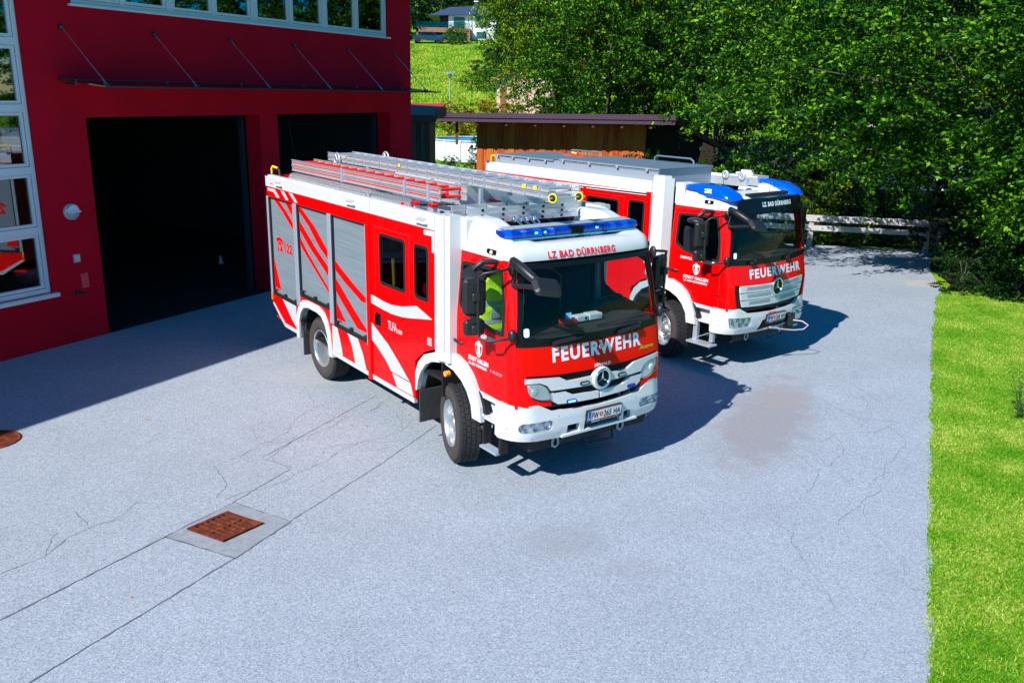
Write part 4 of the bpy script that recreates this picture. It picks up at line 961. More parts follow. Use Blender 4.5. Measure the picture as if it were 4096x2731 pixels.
# ---- roof of truck 2: boxes
for (a,b,z,lb) in((-4.87,-2.95,3.17,'rear'),(-2.80,-.36,3.235,'front')):
    pass
m=MB(); m.box(-4.87,-.38,-1.15,.30,2.93,3.20); bx=m.build('roof_box',mat('box_aluminium',(.28,.33,.40),.5,.2,var=(2,.08)),tr2)
m=MB(); m.box(-4.86,-.372,-1.14,.29,3.20,3.205); m.box(-2.80,-.36,-1.16,.31,3.205,3.235); m.build('box_body_top',MATS['box_aluminium'],bx)
for (a,b,z) in((-4.88,-3.05,3.225),(-2.88,-.35,3.262)):
    m=MB(); m.cbox(a,b,-1.175,.32,z-.03,z,.008); lid=m.build('box_lid',LIDM,bx)
    m=MB(); m.box(a,b,-1.18,-1.172,z-.03,z-.012); m.build('lid_edge',ALU,lid)
    for i in range(4):
        x=a+.12+i*(b-a-.24)/3.2
        m=MB(); m.cbox(x-.025,x+.025,-1.20,-1.17,z-.07,z-.01,.006); m.build('lid_hinge',GREYP,lid)
    m=MB(); xh=(a+b)/2; m.tube([(xh-.0,.15,z-.01),(xh,.15,z+.07),(xh+.06,.14,z+.10),(xh+.90,.10,z+.10),(xh+.97,.10,z+.06),(xh+.98,.10,z-.01)],.018,6); m.build('lid_handle',mat('slate_handle',(.10,.14,.18),.5),lid)
m=MB(); m.tube([(-3.95+.0,-.1,3.21),(-3.6,-.05,3.24),(-3.3,-.1,3.22)],.02,6); m.build('red_strap',RUNGRED,bx)
m=MB(); 
m.box(-.38,.40,.30,.36,2.95,3.08); m.box(-.38,.40,.62,.68,2.95,3.08)
for x in(-.05,.30):
    m.lathe([(.07,-.02),(.075,0),(.07,.02),(.03,.02),(.03,-.02)],Matrix.Translation((x,.28,3.13))@Matrix.Rotation(PI/2,4,'X'),20,close=True)
m.build('roof_ladder_end',ALU,tr2)
m=MB(); m.box(-.36,.3,.75,1.1,2.9,3.10); m.build('roof_pod_block',WHITE,tr2)
m=MB(); m.tube([(-4.9,-1.17,3.03),(-4.3,-1.17,3.03),(-4.2,-1.17,2.98)],.02,6); m.build('grab_rail',GREYP,tr2)
# winch and cable on truck 2
m=MB(); m.cbox(1.33,1.46,.45,.62,.62,.84,.02); w_=m.build('winch_fairlead',BLACKP,tr2)
m=MB(); P=[(1.46,.55,.72),(1.60,.62,.72),(1.70,.66,.66),(1.68,.55,.60),(1.60,.35,.60),(1.50,.15,.63),(1.47,.0,.66),(1.46,-.08,.68)]; m.tube([Vector(P[0])]+[Vector(p) for p in P[1:]],.010,8); m.build('winch_cable',mat('cable_rope',(.55,.42,.40),.6),w_)
m=MB(); m.cyl((1.47,.08,.655),(1.45,-.12,.69),.022,10); m.build('cable_hook',ALU,w_)
m=MB(); text(m,'SEIWALD',-.14,.925,.22,.03,bchart,.003,bold=.02); 
b2=[o for o in bpy.data.objects if o.parent==tr2 and o.name.startswith('bumper')][0]
m.build('bumper_lettering',RED2,b2)
m=MB()
m.tube([(1.20,.12,.62),(1.25,.14,.42),(1.25,.55,.42),(1.20,.58,.62)],.014,6); m.build('under_bar',SEAL,tr2)
m=MB(); m.tube([(1.20,-.1,.62),(1.28,-.05,.42),(1.28,.35,.42),(1.20,.38,.62)],.014,6); m.build('under_bar',SEAL,tr1)

m=MB(); m.tube([(-1.40,-1.20,1.99),(-1.42,-1.20,2.34)],.024,8); m.build('yellow_tool',YEL,tr1)
m=MB(); m.sphere((-.62,-1.17,2.08),.07,8,(.8,.5,1.2)); m.build('red_helmet',RED2,tr1)
# ---- loose things inside the front truck's cab
HV=mat('high_vis_cloth',(.55,.85,.02),.7,emit=None,bump=(14,.6,.02)); TAPE=mat('reflective_tape',(.35,.42,.42),.4)
o=tw(T1P,.36,-.70,1.75); jk=thing('safety_jacket','neon yellow safety jacket with grey bands hung over the passenger seat of the front truck','jacket',o,T1P[2])
org=(.36,-.70,1.75)
def jc(u,v,o_): # u across (y), v up
    a=(u+.70)/.31; return Vector((.36+.09*math.sqrt(max(0,1-a*a*.9))+o_+.01*math.sin(v*30+u*9),u,v))
m=MB(org); panel(m,rpoly([(-1.0,1.62),(-.40,1.62),(-.39,2.2),(-.47,2.40),(-.62,2.47),(-.70,2.42),(-.78,2.47),(-.93,2.40),(-1.01,2.2)],.04),jc,.0,.05,du=.04,dv=.06); m.build('cloth',HV,jk)
for z in(1.72,1.84,2.06): m=MB(org); panel(m,[(-1.0,z),(-.40,z),(-.40,z+.05),(-1.0,z+.05)],jc,.004,du=.05); m.build('reflective_band',TAPE,jk)
m=MB(org); panel(m,[(-.705,1.62),(-.695,1.62),(-.695,2.42),(-.705,2.42)],jc,.006,du=.05,dv=.06); m.build('zip',SEAL,jk)
for y in(-.85,-.55): m=MB(org); panel(m,rrect(y-.055,y+.055,1.90,2.03,.01),jc,.012,.01,du=.05); m.build('pocket',TAPE,jk)
WB=mat('white_carton',(.78,.80,.82),.5)
def loose(name,label,cat,T,x,y,z,fn,rz=0,group=None):
    r=thing(name,label,cat,tw(T,x,y,z),T[2]+rz,group); fn(r); return r
def bxs(r,sx,sy,sz,m1,pn='carton'): a=MB(); a.cbox(-sx/2,sx/2,-sy/2,sy/2,0,sz,.006); return a.build(pn,m1,r)
ZD=1.77+.115
def f1(r):
    bxs(r,.13,.20,.07,WB); a=MB(); text(a,'2464',.02,.02,.09,.02,lambda u,v,o_:Vector((.068,u-.0,v)),0); a.build('print',SEAL,r)
loose('white_box','white printed carton on the dashboard, the one nearer the steering wheel','box',T1P,.98,.20,ZD,f1)
def f2(r):
    bxs(r,.12,.17,.065,WB); a=MB(); a.box(.061,.063,.03,.06,.015,.05); a.build('print',SEAL,r)
loose('white_box','white carton with a dark mark on the dashboard beside the red tray','box',T1P,.98,.0,ZD,f2)
def f3(r):
    a=MB(); a.box(-.06,.06,-.09,.09,0,.006); a.box(-.06,-.05,-.09,.09,.006,.05); a.box(.05,.06,-.09,.09,.006,.05); a.box(-.05,.05,-.09,-.08,.006,.05); a.box(-.05,.05,.08,.09,.006,.05); a.build('tray',mat('red_tray',(.7,.01,.01),.4),r)
    a=MB(); a.face([(-.04,-.01,.02),(.03,.03,.02),(.0,.05,.12),(-.04,.0,.11)]); a.build('paper',mat('blue_paper',(.2,.5,.8),.6),r)
loose('red_tray','small red tray with a blue paper in it on the dashboard','tray',T1P,1.0,-.20,ZD,f3)
def f4(r):
    a=MB(); a.lathe([(0,0),(.025,0),(.028,.10),(.04,.13),(.042,.19),(.03,.20),(0,.20)],None,14); a.build('body',mat('torch_yellow',(.45,.33,.01),.5),r)
loose('hand_torch','yellow torch standing at the passenger corner of the front truck windscreen','torch',T1P,.86,-.86,1.84,f4)
# ---------------------------------------------------------------- ground
def nodes(m): return m.node_tree.nodes,m.node_tree.links,m.node_tree.nodes['Principled BSDF']
def asphaltm():
    m=mat('asphalt',(.3,.3,.3),.85,spec=.3); N,L,b=nodes(m); g=N.new('ShaderNodeNewGeometry')
    v=N.new('ShaderNodeTexVoronoi'); v.inputs['Scale'].default_value=95; L.new(g.outputs['Position'],v.inputs['Vector'])
    sep=N.new('ShaderNodeSeparateColor'); L.new(v.outputs['Color'],sep.inputs[0])
    cr=N.new('ShaderNodeValToRGB'); e=cr.color_ramp.elements; e[0].position=0; e[0].color=(.18,.212,.26,1); e[1].position=1; e[1].color=(.46,.50,.565,1)
    for p,c in((.35,(.275,.318,.372,1)),(.7,(.315,.36,.42,1)),(.93,(.385,.41,.455,1))): q=e.new(p); q.color=c
    L.new(sep.outputs[0],cr.inputs[0])
    n=N.new('ShaderNodeTexNoise'); n.inputs['Scale'].default_value=.55; n.inputs['Detail'].default_value=6; n.inputs['Roughness'].default_value=.65; L.new(g.outputs['Position'],n.inputs['Vector'])
    mr=N.new('ShaderNodeMapRange'); mr.inputs[1].default_value=.3; mr.inputs[2].default_value=.7; mr.inputs[3].default_value=.92; mr.inputs[4].default_value=1.06; L.new(n.outputs[0],mr.inputs[0])
    n2=N.new('ShaderNodeTexNoise'); n2.inputs['Scale'].default_value=30; n2.inputs['Detail'].default_value=4; L.new(g.outputs['Position'],n2.inputs['Vector'])
    mr2=N.new('ShaderNodeMapRange'); mr2.inputs[1].default_value=.3; mr2.inputs[2].default_value=.7; mr2.inputs[3].default_value=.955; mr2.inputs[4].default_value=1.04; L.new(n2.outputs[0],mr2.inputs[0])
    mu=N.new('ShaderNodeMath'); mu.operation='MULTIPLY'; L.new(mr.outputs[0],mu.inputs[0]); L.new(mr2.outputs[0],mu.inputs[1])
    vm=N.new('ShaderNodeVectorMath'); vm.operation='SCALE'; L.new(cr.outputs[0],vm.inputs[0]); L.new(mu.outputs[0],vm.inputs['Scale'])
    cur=vm.outputs[0]
    # stains with a shape of their own: (x,y,rx,ry,rot,colour,strength)
    for (x,y,rx,ry,ro,col,st) in((3.75,11.9,.74,2.3,-.45,(.235,.225,.24),.72),(.55,8.15,.62,.42,0,(.22,.23,.25),.36),(1.3,7.6,.5,.25,0,(.24,.24,.26),.25),(4.2,12.8,.45,.9,-.4,(.32,.27,.27),.30),(10.6,21.8,1.0,.5,.2,(.42,.38,.34),.6),(6.3,14.5,2.0,.5,.4,(.22,.23,.25),.12),(-3.0,13.5,1.2,.8,.4,(.40,.38,.38),.35)):
        mp=N.new('ShaderNodeMapping'); mp.vector_type='TEXTURE'; mp.inputs['Location'].default_value=(x,y,0); mp.inputs['Rotation'].default_value=(0,0,ro); mp.inputs['Scale'].default_value=(rx,ry,1)
        L.new(g.outputs['Position'],mp.inputs[0]); ln=N.new('ShaderNodeVectorMath'); ln.operation='LENGTH'; L.new(mp.outputs[0],ln.inputs[0])
        ns=N.new('ShaderNodeTexNoise'); ns.inputs['Scale'].default_value=3; ns.inputs['Detail'].default_value=5; L.new(g.outputs['Position'],ns.inputs['Vector'])
        ad=N.new('ShaderNodeMath'); ad.operation='MULTIPLY_ADD'; ad.inputs[1].default_value=1.1; ad.inputs[2].default_value=-.55; L.new(ns.outputs[0],ad.inputs[0])
        su=N.new('ShaderNodeMath'); su.operation='ADD'; L.new(ln.outputs['Value'],su.inputs[0]); L.new(ad.outputs[0],su.inputs[1])
        r=N.new('ShaderNodeMapRange'); r.interpolation_type='SMOOTHSTEP'; r.inputs[1].default_value=.45; r.inputs[2].default_value=1.15; r.inputs[3].default_value=st; r.inputs[4].default_value=0; L.new(su.outputs[0],r.inputs[0])
        mx=N.new('ShaderNodeMix'); mx.data_type='RGBA'; L.new(r.outputs[0],mx.inputs['Factor']); L.new(cur,mx.inputs['A']); mx.inputs['B'].default_value=(*col,1); cur=mx.outputs['Result']
    L.new(cur,b.inputs['Base Color'])
    bp=N.new('ShaderNodeBump'); bp.inputs['Strength'].default_value=.35; bp.inputs['Distance'].default_value=.004; L.new(v.outputs['Distance'],bp.inputs['Height']); L.new(bp.outputs[0],b.inputs['Normal'])
    return m
ASPH=asphaltm()
def groundm(name,c1,c2,sc,c3=None):
    m=mat(name,c1,.95,spec=.1); N,L,b=nodes(m); g=N.new('ShaderNodeNewGeometry')
    n=N.new('ShaderNodeTexNoise'); n.inputs['Scale'].default_value=sc; n.inputs['Detail'].default_value=8; n.inputs['Roughness'].default_value=.7; L.new(g.outputs['Position'],n.inputs['Vector'])
    cr=N.new('ShaderNodeValToRGB'); e=cr.color_ramp.elements; e[0].position=.35; e[0].color=(*c1,1); e[1].position=.65; e[1].color=(*c2,1)
    if c3: q=e.new(.5); q.color=(*c3,1)
    L.new(n.outputs[0],cr.inputs[0]); L.new(cr.outputs[0],b.inputs['Base Color']); return m
LAWN=groundm('lawn_soil',(.05,.17,.008),(.24,.40,.03),38,(.13,.30,.012))
MEADOW=groundm('meadow',(.10,.26,.008),(.28,.38,.03),.35,(.15,.32,.012))
TY=[-60,30,36,48,60,70,85,100,130,150,200,300,400]; TZ=[0,0,.05,.62,1.3,2.2,4.2,6.5,11.35,12.6,24,52,72]
def tz(x,y):
    z=float(np.interp(y,TY,TZ))
    if y>50: z+=.25*math.sin(x*.22+1)*min(1,(y-50)/30)+.2*math.sin(y*.17+x*.05)*min(1,(y-50)/30)
    return z
m=MB(); xs=np.concatenate([np.linspace(-300,-40,8),np.linspace(-36,40,39),np.linspace(60,300,7)]); ys=np.concatenate([np.linspace(-60,28,6),np.linspace(32,150,60),np.linspace(160,400,14)])
V=[(x,y,tz(x,y)-.03) for y in ys for x in xs]; nx=len(xs)
m.mesh(V,[(j*nx+i,j*nx+i+1,(j+1)*nx+i+1,(j+1)*nx+i) for j in range(len(ys)-1) for i in range(nx-1)],True)
tag(m.build('terrain',MEADOW),'grassy ground rising to a hillside meadow behind the fire station',None,None,'structure')
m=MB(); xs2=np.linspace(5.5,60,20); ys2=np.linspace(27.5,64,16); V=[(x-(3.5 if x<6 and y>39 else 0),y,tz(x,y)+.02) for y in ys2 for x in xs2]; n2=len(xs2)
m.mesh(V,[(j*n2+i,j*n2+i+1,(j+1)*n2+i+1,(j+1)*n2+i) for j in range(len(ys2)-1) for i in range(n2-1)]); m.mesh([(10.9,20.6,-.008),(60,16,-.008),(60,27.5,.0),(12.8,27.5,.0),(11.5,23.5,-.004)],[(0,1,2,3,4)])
tag(m.build('woodland_floor',groundm('shade_dark_soil',(.008,.010,.005),(.03,.035,.012),1.2)),'soil under the trees, with their shade put into its dark colour',None,None,'structure')  # shade below the crowns is part of this near-black soil colour
# forecourt asphalt: ragged right edge
edge=[(-12,-45),(-1.9,-6),(3.42,5.97),(4.42,8.2),(4.93,9.3),(7.85,15.64),(9.7,19.5),(10.15,20.4),(10.6,21.0)]
EP=[]
for (a,b_) in zip(edge,edge[1:]):
    a=Vector(a);c=Vector(b_);n=max(2,int((c-a).length/(.07 if a.y>0 or c.y>0 else 3)))
    for i in range(n):
        p=a.lerp(c,i/n); EP.append((p.x+random.uniform(-.025,.025)+.02*math.sin(p.y*5),p.y))
out=EP+[(11.4,23.5),(12.9,26.8),(9.2,27.5),(3,29),(-3,29),(-14,31),(-34,31),(-34,-45)]
m=MB(); tr_=geometry.tessellate_polygon([[Vector((a,b_,0)) for a,b_ in out]]); m.mesh([(a,b_,0) for a,b_ in out],tr_); tag(m.build('forecourt_asphalt',ASPH),'pale grey asphalt forecourt',None,None,'structure')
# joints and cracks, as thin dark sheets
CR=mat('crack',(.11,.12,.14),.95,spec=.1)
def crack(m,P,wd,jit=.012,sub=.07,z=.004):
    pts=[]
    for a,c in zip(P,P[1:]):
        a=Vector(a);c=Vector(c);n=max(1,int((c-a).length/sub))
        for i in range(n): pts.append(a.lerp(c,i/n)+Vector((random.uniform(-jit,jit),random.uniform(-jit,jit))))
    pts.append(Vector(P[-1]))
    L_=[];R_=[]
    for i,p in enumerate(pts):
        d=(pts[min(i+1,len(pts)-1)]-pts[max(i-1,0)]).normalized(); n=Vector((-d.y,d.x)); w_=wd*random.uniform(.35,1)*.5
        L_.append((*(p+n*w_),z)); R_.append((*(p-n*w_),z))
    for i in range(len(pts)-1): m.face([R_[i],R_[i+1],L_[i+1],L_[i]])
m=MB()
crack(m,[(-4.75,5.9),(-4.37,6.54),(-3.52,8.05)],.022,.006); crack(m,[(-3.9,5.3),(-3.69,5.73),(-2.69,7.65)],.020,.006); crack(m,[(-2.35,8.41),(-1.6,9.95),(-1.03,11.30)],.012,.006)
crack(m,[(-3.08,8.84),(-2.66,9.80),(-3.11,10.07),(-2.05,12.45)],.010,.006)
crack(m,[(-3.53,8.04),(-3.07,8.85),(-2.33,8.42),(-2.68,7.64),(-3.53,8.04)],.018,.008)
def walk(x,y,a,n,wd,st=.12,br=.12):
    P=[(x,y)]; a0=a
    for i in range(n):
        a+=random.uniform(-.45,.45)+(a0-a)*.25; x+=st*math.cos(a); y+=st*math.sin(a); P.append((x,y))
        if random.random()<br and n>8: walk(x,y,a+random.choice((-1,1))*random.uniform(.5,1.0),n//3,wd*.7,st,br*.4)
    crack(m,P,wd,.004,.06)
walk(-3.2,8.9,1.3,18,.006); walk(-3.3,8.95,1.9,8,.006); walk(-3.0,10.1,1.2,20,.006); walk(-3.5,10.0,1.05,20,.005); walk(-2.4,10.4,.95,18,.005); walk(-4.9,7.0,1.0,14,.007)
for x,y,a in((3.6,8.6,1.4),(4.1,9.6,1.7),(3.5,9.4,1.2),(4.6,9.8,1.2),(5.0,11.6,1.3),(4.2,11.0,1.0),(5.7,12.6,1.8),(3.9,7.6,1.5),(5.6,11.8,2.4),(6.9,15.2,1.2),(3.0,7.0,1.2),(7.5,17,1.1),(8.2,18.2,1.5)): walk(x,y,a,14,.0042)
tag(m.build('asphalt_cracks',CR),'dark joints and cracks in the asphalt',None,None,'structure')
# fallen leaves
m=MB()
for i in range(46):
    x,y=random.uniform(-6,7),random.uniform(6,20)
    if i<14: x,y=random.uniform(-3,-1),random.uniform(10,12.5)
    if i>34: x,y=random.uniform(9,11),random.uniform(19,26)
    a=random.uniform(0,PI); r=random.uniform(.012,.03); q=[(x+r*math.cos(a),y+r*math.sin(a),.012),(x-r*.5*math.sin(a),y+r*.5*math.cos(a),.02),(x-r*math.cos(a),y-r*math.sin(a),.010),(x+r*.5*math.sin(a),y-r*.5*math.cos(a),.008)]; m.face(q)
tag(m.build('fallen_leaves',mat('dry_leaf',(.45,.22,.06),.8)),'small dry leaves scattered on the asphalt','leaves',None,'stuff')
# concrete square and rusty drain grate
pa=[(-3.52,8.04),(-3.08,8.83),(-2.345,8.41),(-2.685,7.65)]
m=MB(); m.face([(a,b_,.004) for a,b_ in pa]); tag(m.build('drain_surround',groundm('concrete',(.20,.225,.255),(.28,.31,.345),9)),'smooth concrete square round the drain',None,None,'structure')
RUST=groundm('rust',(.07,.020,.014),(.24,.065,.018),11,(.14,.030,.016))
g0=Vector((-3.355,8.19)); e1=Vector((.295,.405)); e2=Vector((.46,-.245))
def gp(a,b_,z): p=g0+e1*a+e2*b_; return (p.x,p.y,max(.007,z+.006-.008*math.sin(PI*b_)))
t=thing('drain_grate','square rusty iron drain grate with slots, set in the forecourt','drain grate',(g0.x,g0.y,0))
gm=lambda: MB((g0.x,g0.y,0))
def gq(m,a0,a1,b0,b1,z0,z1):
    k=max(1,int((b1-b0)/.2)); 
    for i in range(k):
        p=b0+(b1-b0)*i/k;q=b0+(b1-b0)*(i+1)/k
        V=[gp(a,b_,z) for a in(a0,a1) for b_ in(p,q) for z in(z0,z1)]; m.mesh(V,[(0,1,3,2),(4,6,7,5),(0,4,5,1),(2,3,7,6),(0,2,6,4),(1,5,7,3)])
m=gm(); gq(m,0,.10,0,1,-.002,.022); gq(m,.90,1,0,1,-.002,.022); gq(m,.1,.9,0,.07,-.002,.022); gq(m,.1,.9,.93,1,-.002,.022); gq(m,.1,.9,.47,.53,-.002,.022); m.build('frame',RUST,t)
m=gm()
for i in range(7):
    a=.1+.8*i/6; gq(m,a-.034,a+.034,.07,.47,-.002,.019); gq(m,a-.034,a+.034,.53,.93,-.002,.019)
m.build('bars',RUST,t)
m=gm(); m.face([(gp(a_,b_,0)[0],gp(a_,b_,0)[1],.0065) for a_,b_ in((.03,.03),(.97,.03),(.97,.97),(.03,.97))]); 
m.build('silt',mat('silt',(.03,.014,.006),.9,var=(12,.8)),t)
t=thing('manhole_cover','round rusty manhole cover at the left edge of the forecourt','manhole cover',(-6.72,10.42,0))
m=MB((-6.72,10.42,0)); Mt=Matrix.Translation((-6.72,10.42,0)); m.lathe([(.36,.002),(.36,.012),(.33,.013),(.33,.008)],Mt,40); m.build('frame',RUST,t)
m=MB((-6.72,10.42,0)); m.disc(.33,.009,Mt,40)
for i in range(13):
    for j in range(13):
        x,y=(i-6)*.05,(j-6)*.05
        if x*x+y*y<.09: m.box(-6.72+x-.017,-6.72+x+.017,10.42+y-.017,10.42+y+.017,.009,.014)
m.build('cover',RUST,t)

# ---------------------------------------------------------------- fire station
BO=Vector((-7.5002,15.5815)); BU=Vector((math.cos(1.08644),math.sin(1.08644))); BN=Vector((BU.y,-BU.x))
def FW(s,z,o=0): return Vector((BO.x+BU.x*s+BN.x*o,BO.y+BU.y*s+BN.y*o,z))
def fw(u,v,o): return FW(u,v,o)
def fbox(m,s0,s1,z0,z1,o0,o1):
    m.mesh([FW(s,z,o) for s in(s0,s1) for z in(z0,z1) for o in(o0,o1)],[(0,1,3,2),(4,6,7,5),(0,4,5,1),(2,3,7,6),(0,2,6,4),(1,5,7,3)])
PLAST=mat('crimson_plaster',(.49,.001,.016),.85,bump=(60,.6,.006),var=(.9,.28),spec=.2)
FRAME=mat('white_window_frame',(.62,.68,.72),.4,coat=.2)
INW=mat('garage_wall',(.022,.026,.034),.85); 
bs=thing('fire_station','crimson fire station with two open vehicle bays, glass canopy and white windows','fire station',(0,0,0))
OW=(-.04,8.93)
m=MB(); outl=[(-17,0),(0,0),(0,3.885),(4.22,3.885),(4.22,0),(4.76,0),(4.76,3.885),(8.98,3.885),(8.98,0),(9.945,0),(9.945,7.55),(-17,7.55)]
panel(m,outl,fw,0,.42,[[(OW[0],5.74),(OW[1],5.74),(OW[1],7.2),(OW[0],7.2)],[(-3.7,.97),(-1.02,.97),(-1.02,6.9),(-3.7,6.9)]],du=3,dv=2,smooth=False); m.build('front_wall',PLAST,bs)
m=MB(); fbox(m,9.525,9.945,0,7.55,-13,-.42); fbox(m,-17,-16.6,0,7.55,-13,-.42); fbox(m,-16.6,9.525,0,7.55,-13,-12.6); m.build('outer_wall',PLAST,bs)
m=MB(); fbox(m,-17.6,10.9,7.56,7.80,-13.6,1.34); ro=m.build('roof',mat('roof_edge',(.30,.02,.03),.6),bs)
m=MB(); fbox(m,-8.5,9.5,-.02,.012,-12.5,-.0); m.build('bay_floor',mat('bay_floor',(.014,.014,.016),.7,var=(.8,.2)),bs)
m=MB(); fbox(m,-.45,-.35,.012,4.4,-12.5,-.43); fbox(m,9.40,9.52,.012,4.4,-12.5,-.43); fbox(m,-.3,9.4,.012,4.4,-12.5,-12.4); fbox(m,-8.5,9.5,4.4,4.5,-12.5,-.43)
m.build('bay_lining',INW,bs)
m=MB(); 
for s in(0.02,4.16,4.82,8.92): fbox(m,s-.04,s+.04,.012,3.9,-.56,-.45)
for s in(.0,4.18,4.8,8.94): fbox(m,s-.02,s+.02,3.8,3.86,-4.5,-.45)
m.build('door_track',mat('track',(.03,.04,.06),.5,.3),bs)
m=MB(); m.tube([FW(7.2,4.3,-1.2),FW(7.0,4.0,-1.1),FW(6.2,3.75,-1.0),FW(6.3,3.2,-1.0),FW(6.5,2.4,-1.0),FW(6.4,1.8,-1.0)],.02,6); m.build('hanging_hose',SEAL,bs)
m=MB(); Mc=Matrix.Translation(FW(5.95,.012,-3.3)); m.lathe([(.07,0),(.07,.02),(.05,.02),(.02,.20),(0,.20)],Mc,16); co=m.build('white_cone',WHITE,None); tag(co,'small white marker cone standing inside the left vehicle bay','cone')
# upper window band: four double windows
def window(s0,s1,z0,z1,nx,zbars=(),dep=.09):
    m=MB(); fr=.075
    fbox(m,s0,s1,z0,z0+fr,-.20,-.05); fbox(m,s0,s1,z1-fr,z1,-.20,-.05); fbox(m,s0,s0+fr,z0+fr,z1-fr,-.20,-.05); fbox(m,s1-fr,s1,z0+fr,z1-fr,-.20,-.05)
    cells=[]
    zz=[z0+fr]+list(zbars)+[z1-fr]
    for i in range(nx):
        a=s0+fr+(s1-s0-2*fr)*i/nx; c=s0+fr+(s1-s0-2*fr)*(i+1)/nx
        if i: fbox(m,a-.045,a+.045,z0+fr,z1-fr,-.19,-.045)
        for j in range(len(zz)-1):
            p,q=zz[j],zz[j+1]
            if j: fbox(m,a,c,p-.06,p+.06,-.185,-.04)
            A,C=a+(.05 if i else .01),c-(.05 if i<nx-1 else .01); Pz,Qz=p+(.065 if j else .01),q-(.065 if j<len(zz)-2 else .01)
            fs=.05
            for bx_ in((A,C,Pz,Pz+fs),(A,C,Qz-fs,Qz),(A,A+fs,Pz+fs,Qz-fs),(C-fs,C,Pz+fs,Qz-fs)): fbox(m,*bx_,-.16,-.065)
            cells.append((A+fs-.005,C-fs+.005,Pz+fs-.005,Qz-fs+.005))
    o=m.build('window',FRAME,bs)
    for c in cells: m=MB(); m.face([FW(c[0],c[2],-.10),FW(c[1],c[2],-.10),FW(c[1],c[3],-.10),FW(c[0],c[3],-.10)]); m.build('pane',GLASSB,o)
    return o
for a,c in((-.04,2.08),(2.08,4.27),(4.27,6.53),(6.53,8.93)): window(a,c,5.74,7.2,2)
m=MB(); fbox(m,-.10,8.99,5.70,5.738,-.05,.06); m.build('window_sill',FRAME,bs)
for i in range(2): window(-3.7+i*1.34,-2.36+i*1.34,.97,6.9,1,(2.05,3.05,4.05,5.08,6.0))
m=MB(); fbox(m,-3.8,-.94,.90,.965,-.10,.09); m.build('window_sill',FRAME,bs)
# rooms behind windows
m=MB(); fbox(m,-8.4,9.4,5.6,5.7,-6,-.45); fbox(m,-8.4,9.4,7.3,7.4,-6,-.45); fbox(m,-8.4,9.4,5.7,7.3,-6.1,-6); fbox(m,-5.5,-.5,.2,.3,-3,-.45); fbox(m,-5.5,-.5,.3,5.5,-3.1,-3); m.build('room_lining',mat('room',(.05,.05,.05),.9),bs)
CURT=mat('curtain',(.13,.11,.04),.9)
for a,c,z0,z1 in((.1,8.8,5.8,7.25),(-3.6,-3.0,1.0,6.8),(-1.6,-1.15,1.0,6.8),(-2.4,-2.0,1.0,6.8)):
    m=MB(); n=int((c-a)/.05); pts=[(a+(c-a)*i/n,-.42+.03*math.sin(i*1.9)-.012*math.cos(i*.7)) for i in range(n+1)]
    for i in range(n):
        if a==.1 and (i//9)%3==1: continue
        m.face([FW(pts[i][0],z0,pts[i][1]),FW(pts[i+1][0],z0,pts[i+1][1]),FW(pts[i+1][0],z1,pts[i+1][1]),FW(pts[i][0],z1,pts[i][1])],True)
    m.build('curtain',CURT,bs)
# glass canopy
m=MB(); cz=4.43
m.mesh([FW(s,z,o) for s in(-.44,9.62) for z,o in((cz+.07,.05),(cz+.085,.05),(cz-.02,1.16),(cz-.005,1.16))],[(0,1,3,2),(4,6,7,5),(0,4,5,1),(2,3,7,6),(0,2,6,4),(1,5,7,3)]); ca=m.build('canopy',GLASSC,bs)
m=MB(); fbox(m,-.44,9.62,cz-.028,cz+.0,1.158,1.172); fbox(m,-.44,9.62,cz+.055,cz+.095,.0,.05); m.build('canopy_edge',mat('canopy_edge',(.02,.03,.05),.3),ca)
for i in range(6):
    s=-.29+1.891*i
    m=MB(); m.tube([FW(s,5.35,.03),FW(s,cz+.06,.98)],.009,6); m.tube([FW(s,cz+.10,.93),FW(s,cz+.03,1.0)],.016,6); m.build('tie_rod',mat('rod_steel',(.35,.40,.48),.35,.8),ca)
    m=MB(); m.sphere(FW(s,5.35,.03),.05,8,(1,1,1)); m.cyl(FW(s,5.35,0),FW(s,5.35,.06),.03,8); m.cyl(FW(s,cz-.02,1.0),FW(s,cz+.04,1.0),.055,12); m.cyl(FW(s,cz-.0,.25),FW(s,cz+.09,.25),.035,8); m.cyl(FW(s,cz+.02,.0),FW(s,cz+.02,.25),.02,8); m.build('bracket',mat('dark_steel',(.05,.06,.08),.4,.6),ca)
# wall lamp, key panel, small hatch, tap
Mw=Matrix(((BU.x,0,BN.x,0),(BU.y,0,BN.y,0),(0,1,0,0),(0,0,0,1))); 
def onwall(s,z,o=0): q=Mw.copy(); q.translation=FW(s,z,o); return q
m=MB(); m.lathe([(.14,0),(.14,.05),(.12,.07),(.115,.05)],onwall(-.50,2.31),28); lm=m.build('wall_lamp',mat('lamp_ring',(.55,.60,.66),.35,.4),bs)
m=MB(); m.lathe([(.115,.045),(.09,.085),(.05,.10),(0,.105)],onwall(-.50,2.31),24); m.build('globe',mat('opal_glass',(.35,.42,.48),.3),lm)
m=MB(); M_=onwall(-.50,2.31); V=[M_@Vector((.125*math.cos(t),.125*math.sin(t),.06+.045*math.sin(t))) for t in np.linspace(0,PI,13)]; V2=[M_@Vector((.10*math.cos(t),.02+.06*math.sin(t),.115)) for t in np.linspace(0,PI,13)]
m.mesh(V+V2,[(i,i+1,14+i,13+i) for i in range(12)],True); m.face(V2); m.face([M_@Vector(p) for p in((-.13,-.012,.11),(.13,-.012,.11),(.13,.012,.11),(-.13,.012,.11))]); m.build('hood',mat('lamp_hood',(.70,.75,.80),.35),lm)
m=MB(); fbox(m,-.555,-.435,1.42,1.56,0,.03); kp=m.build('key_panel',mat('panel_grey',(.45,.42,.50),.4),bs)
m=MB()
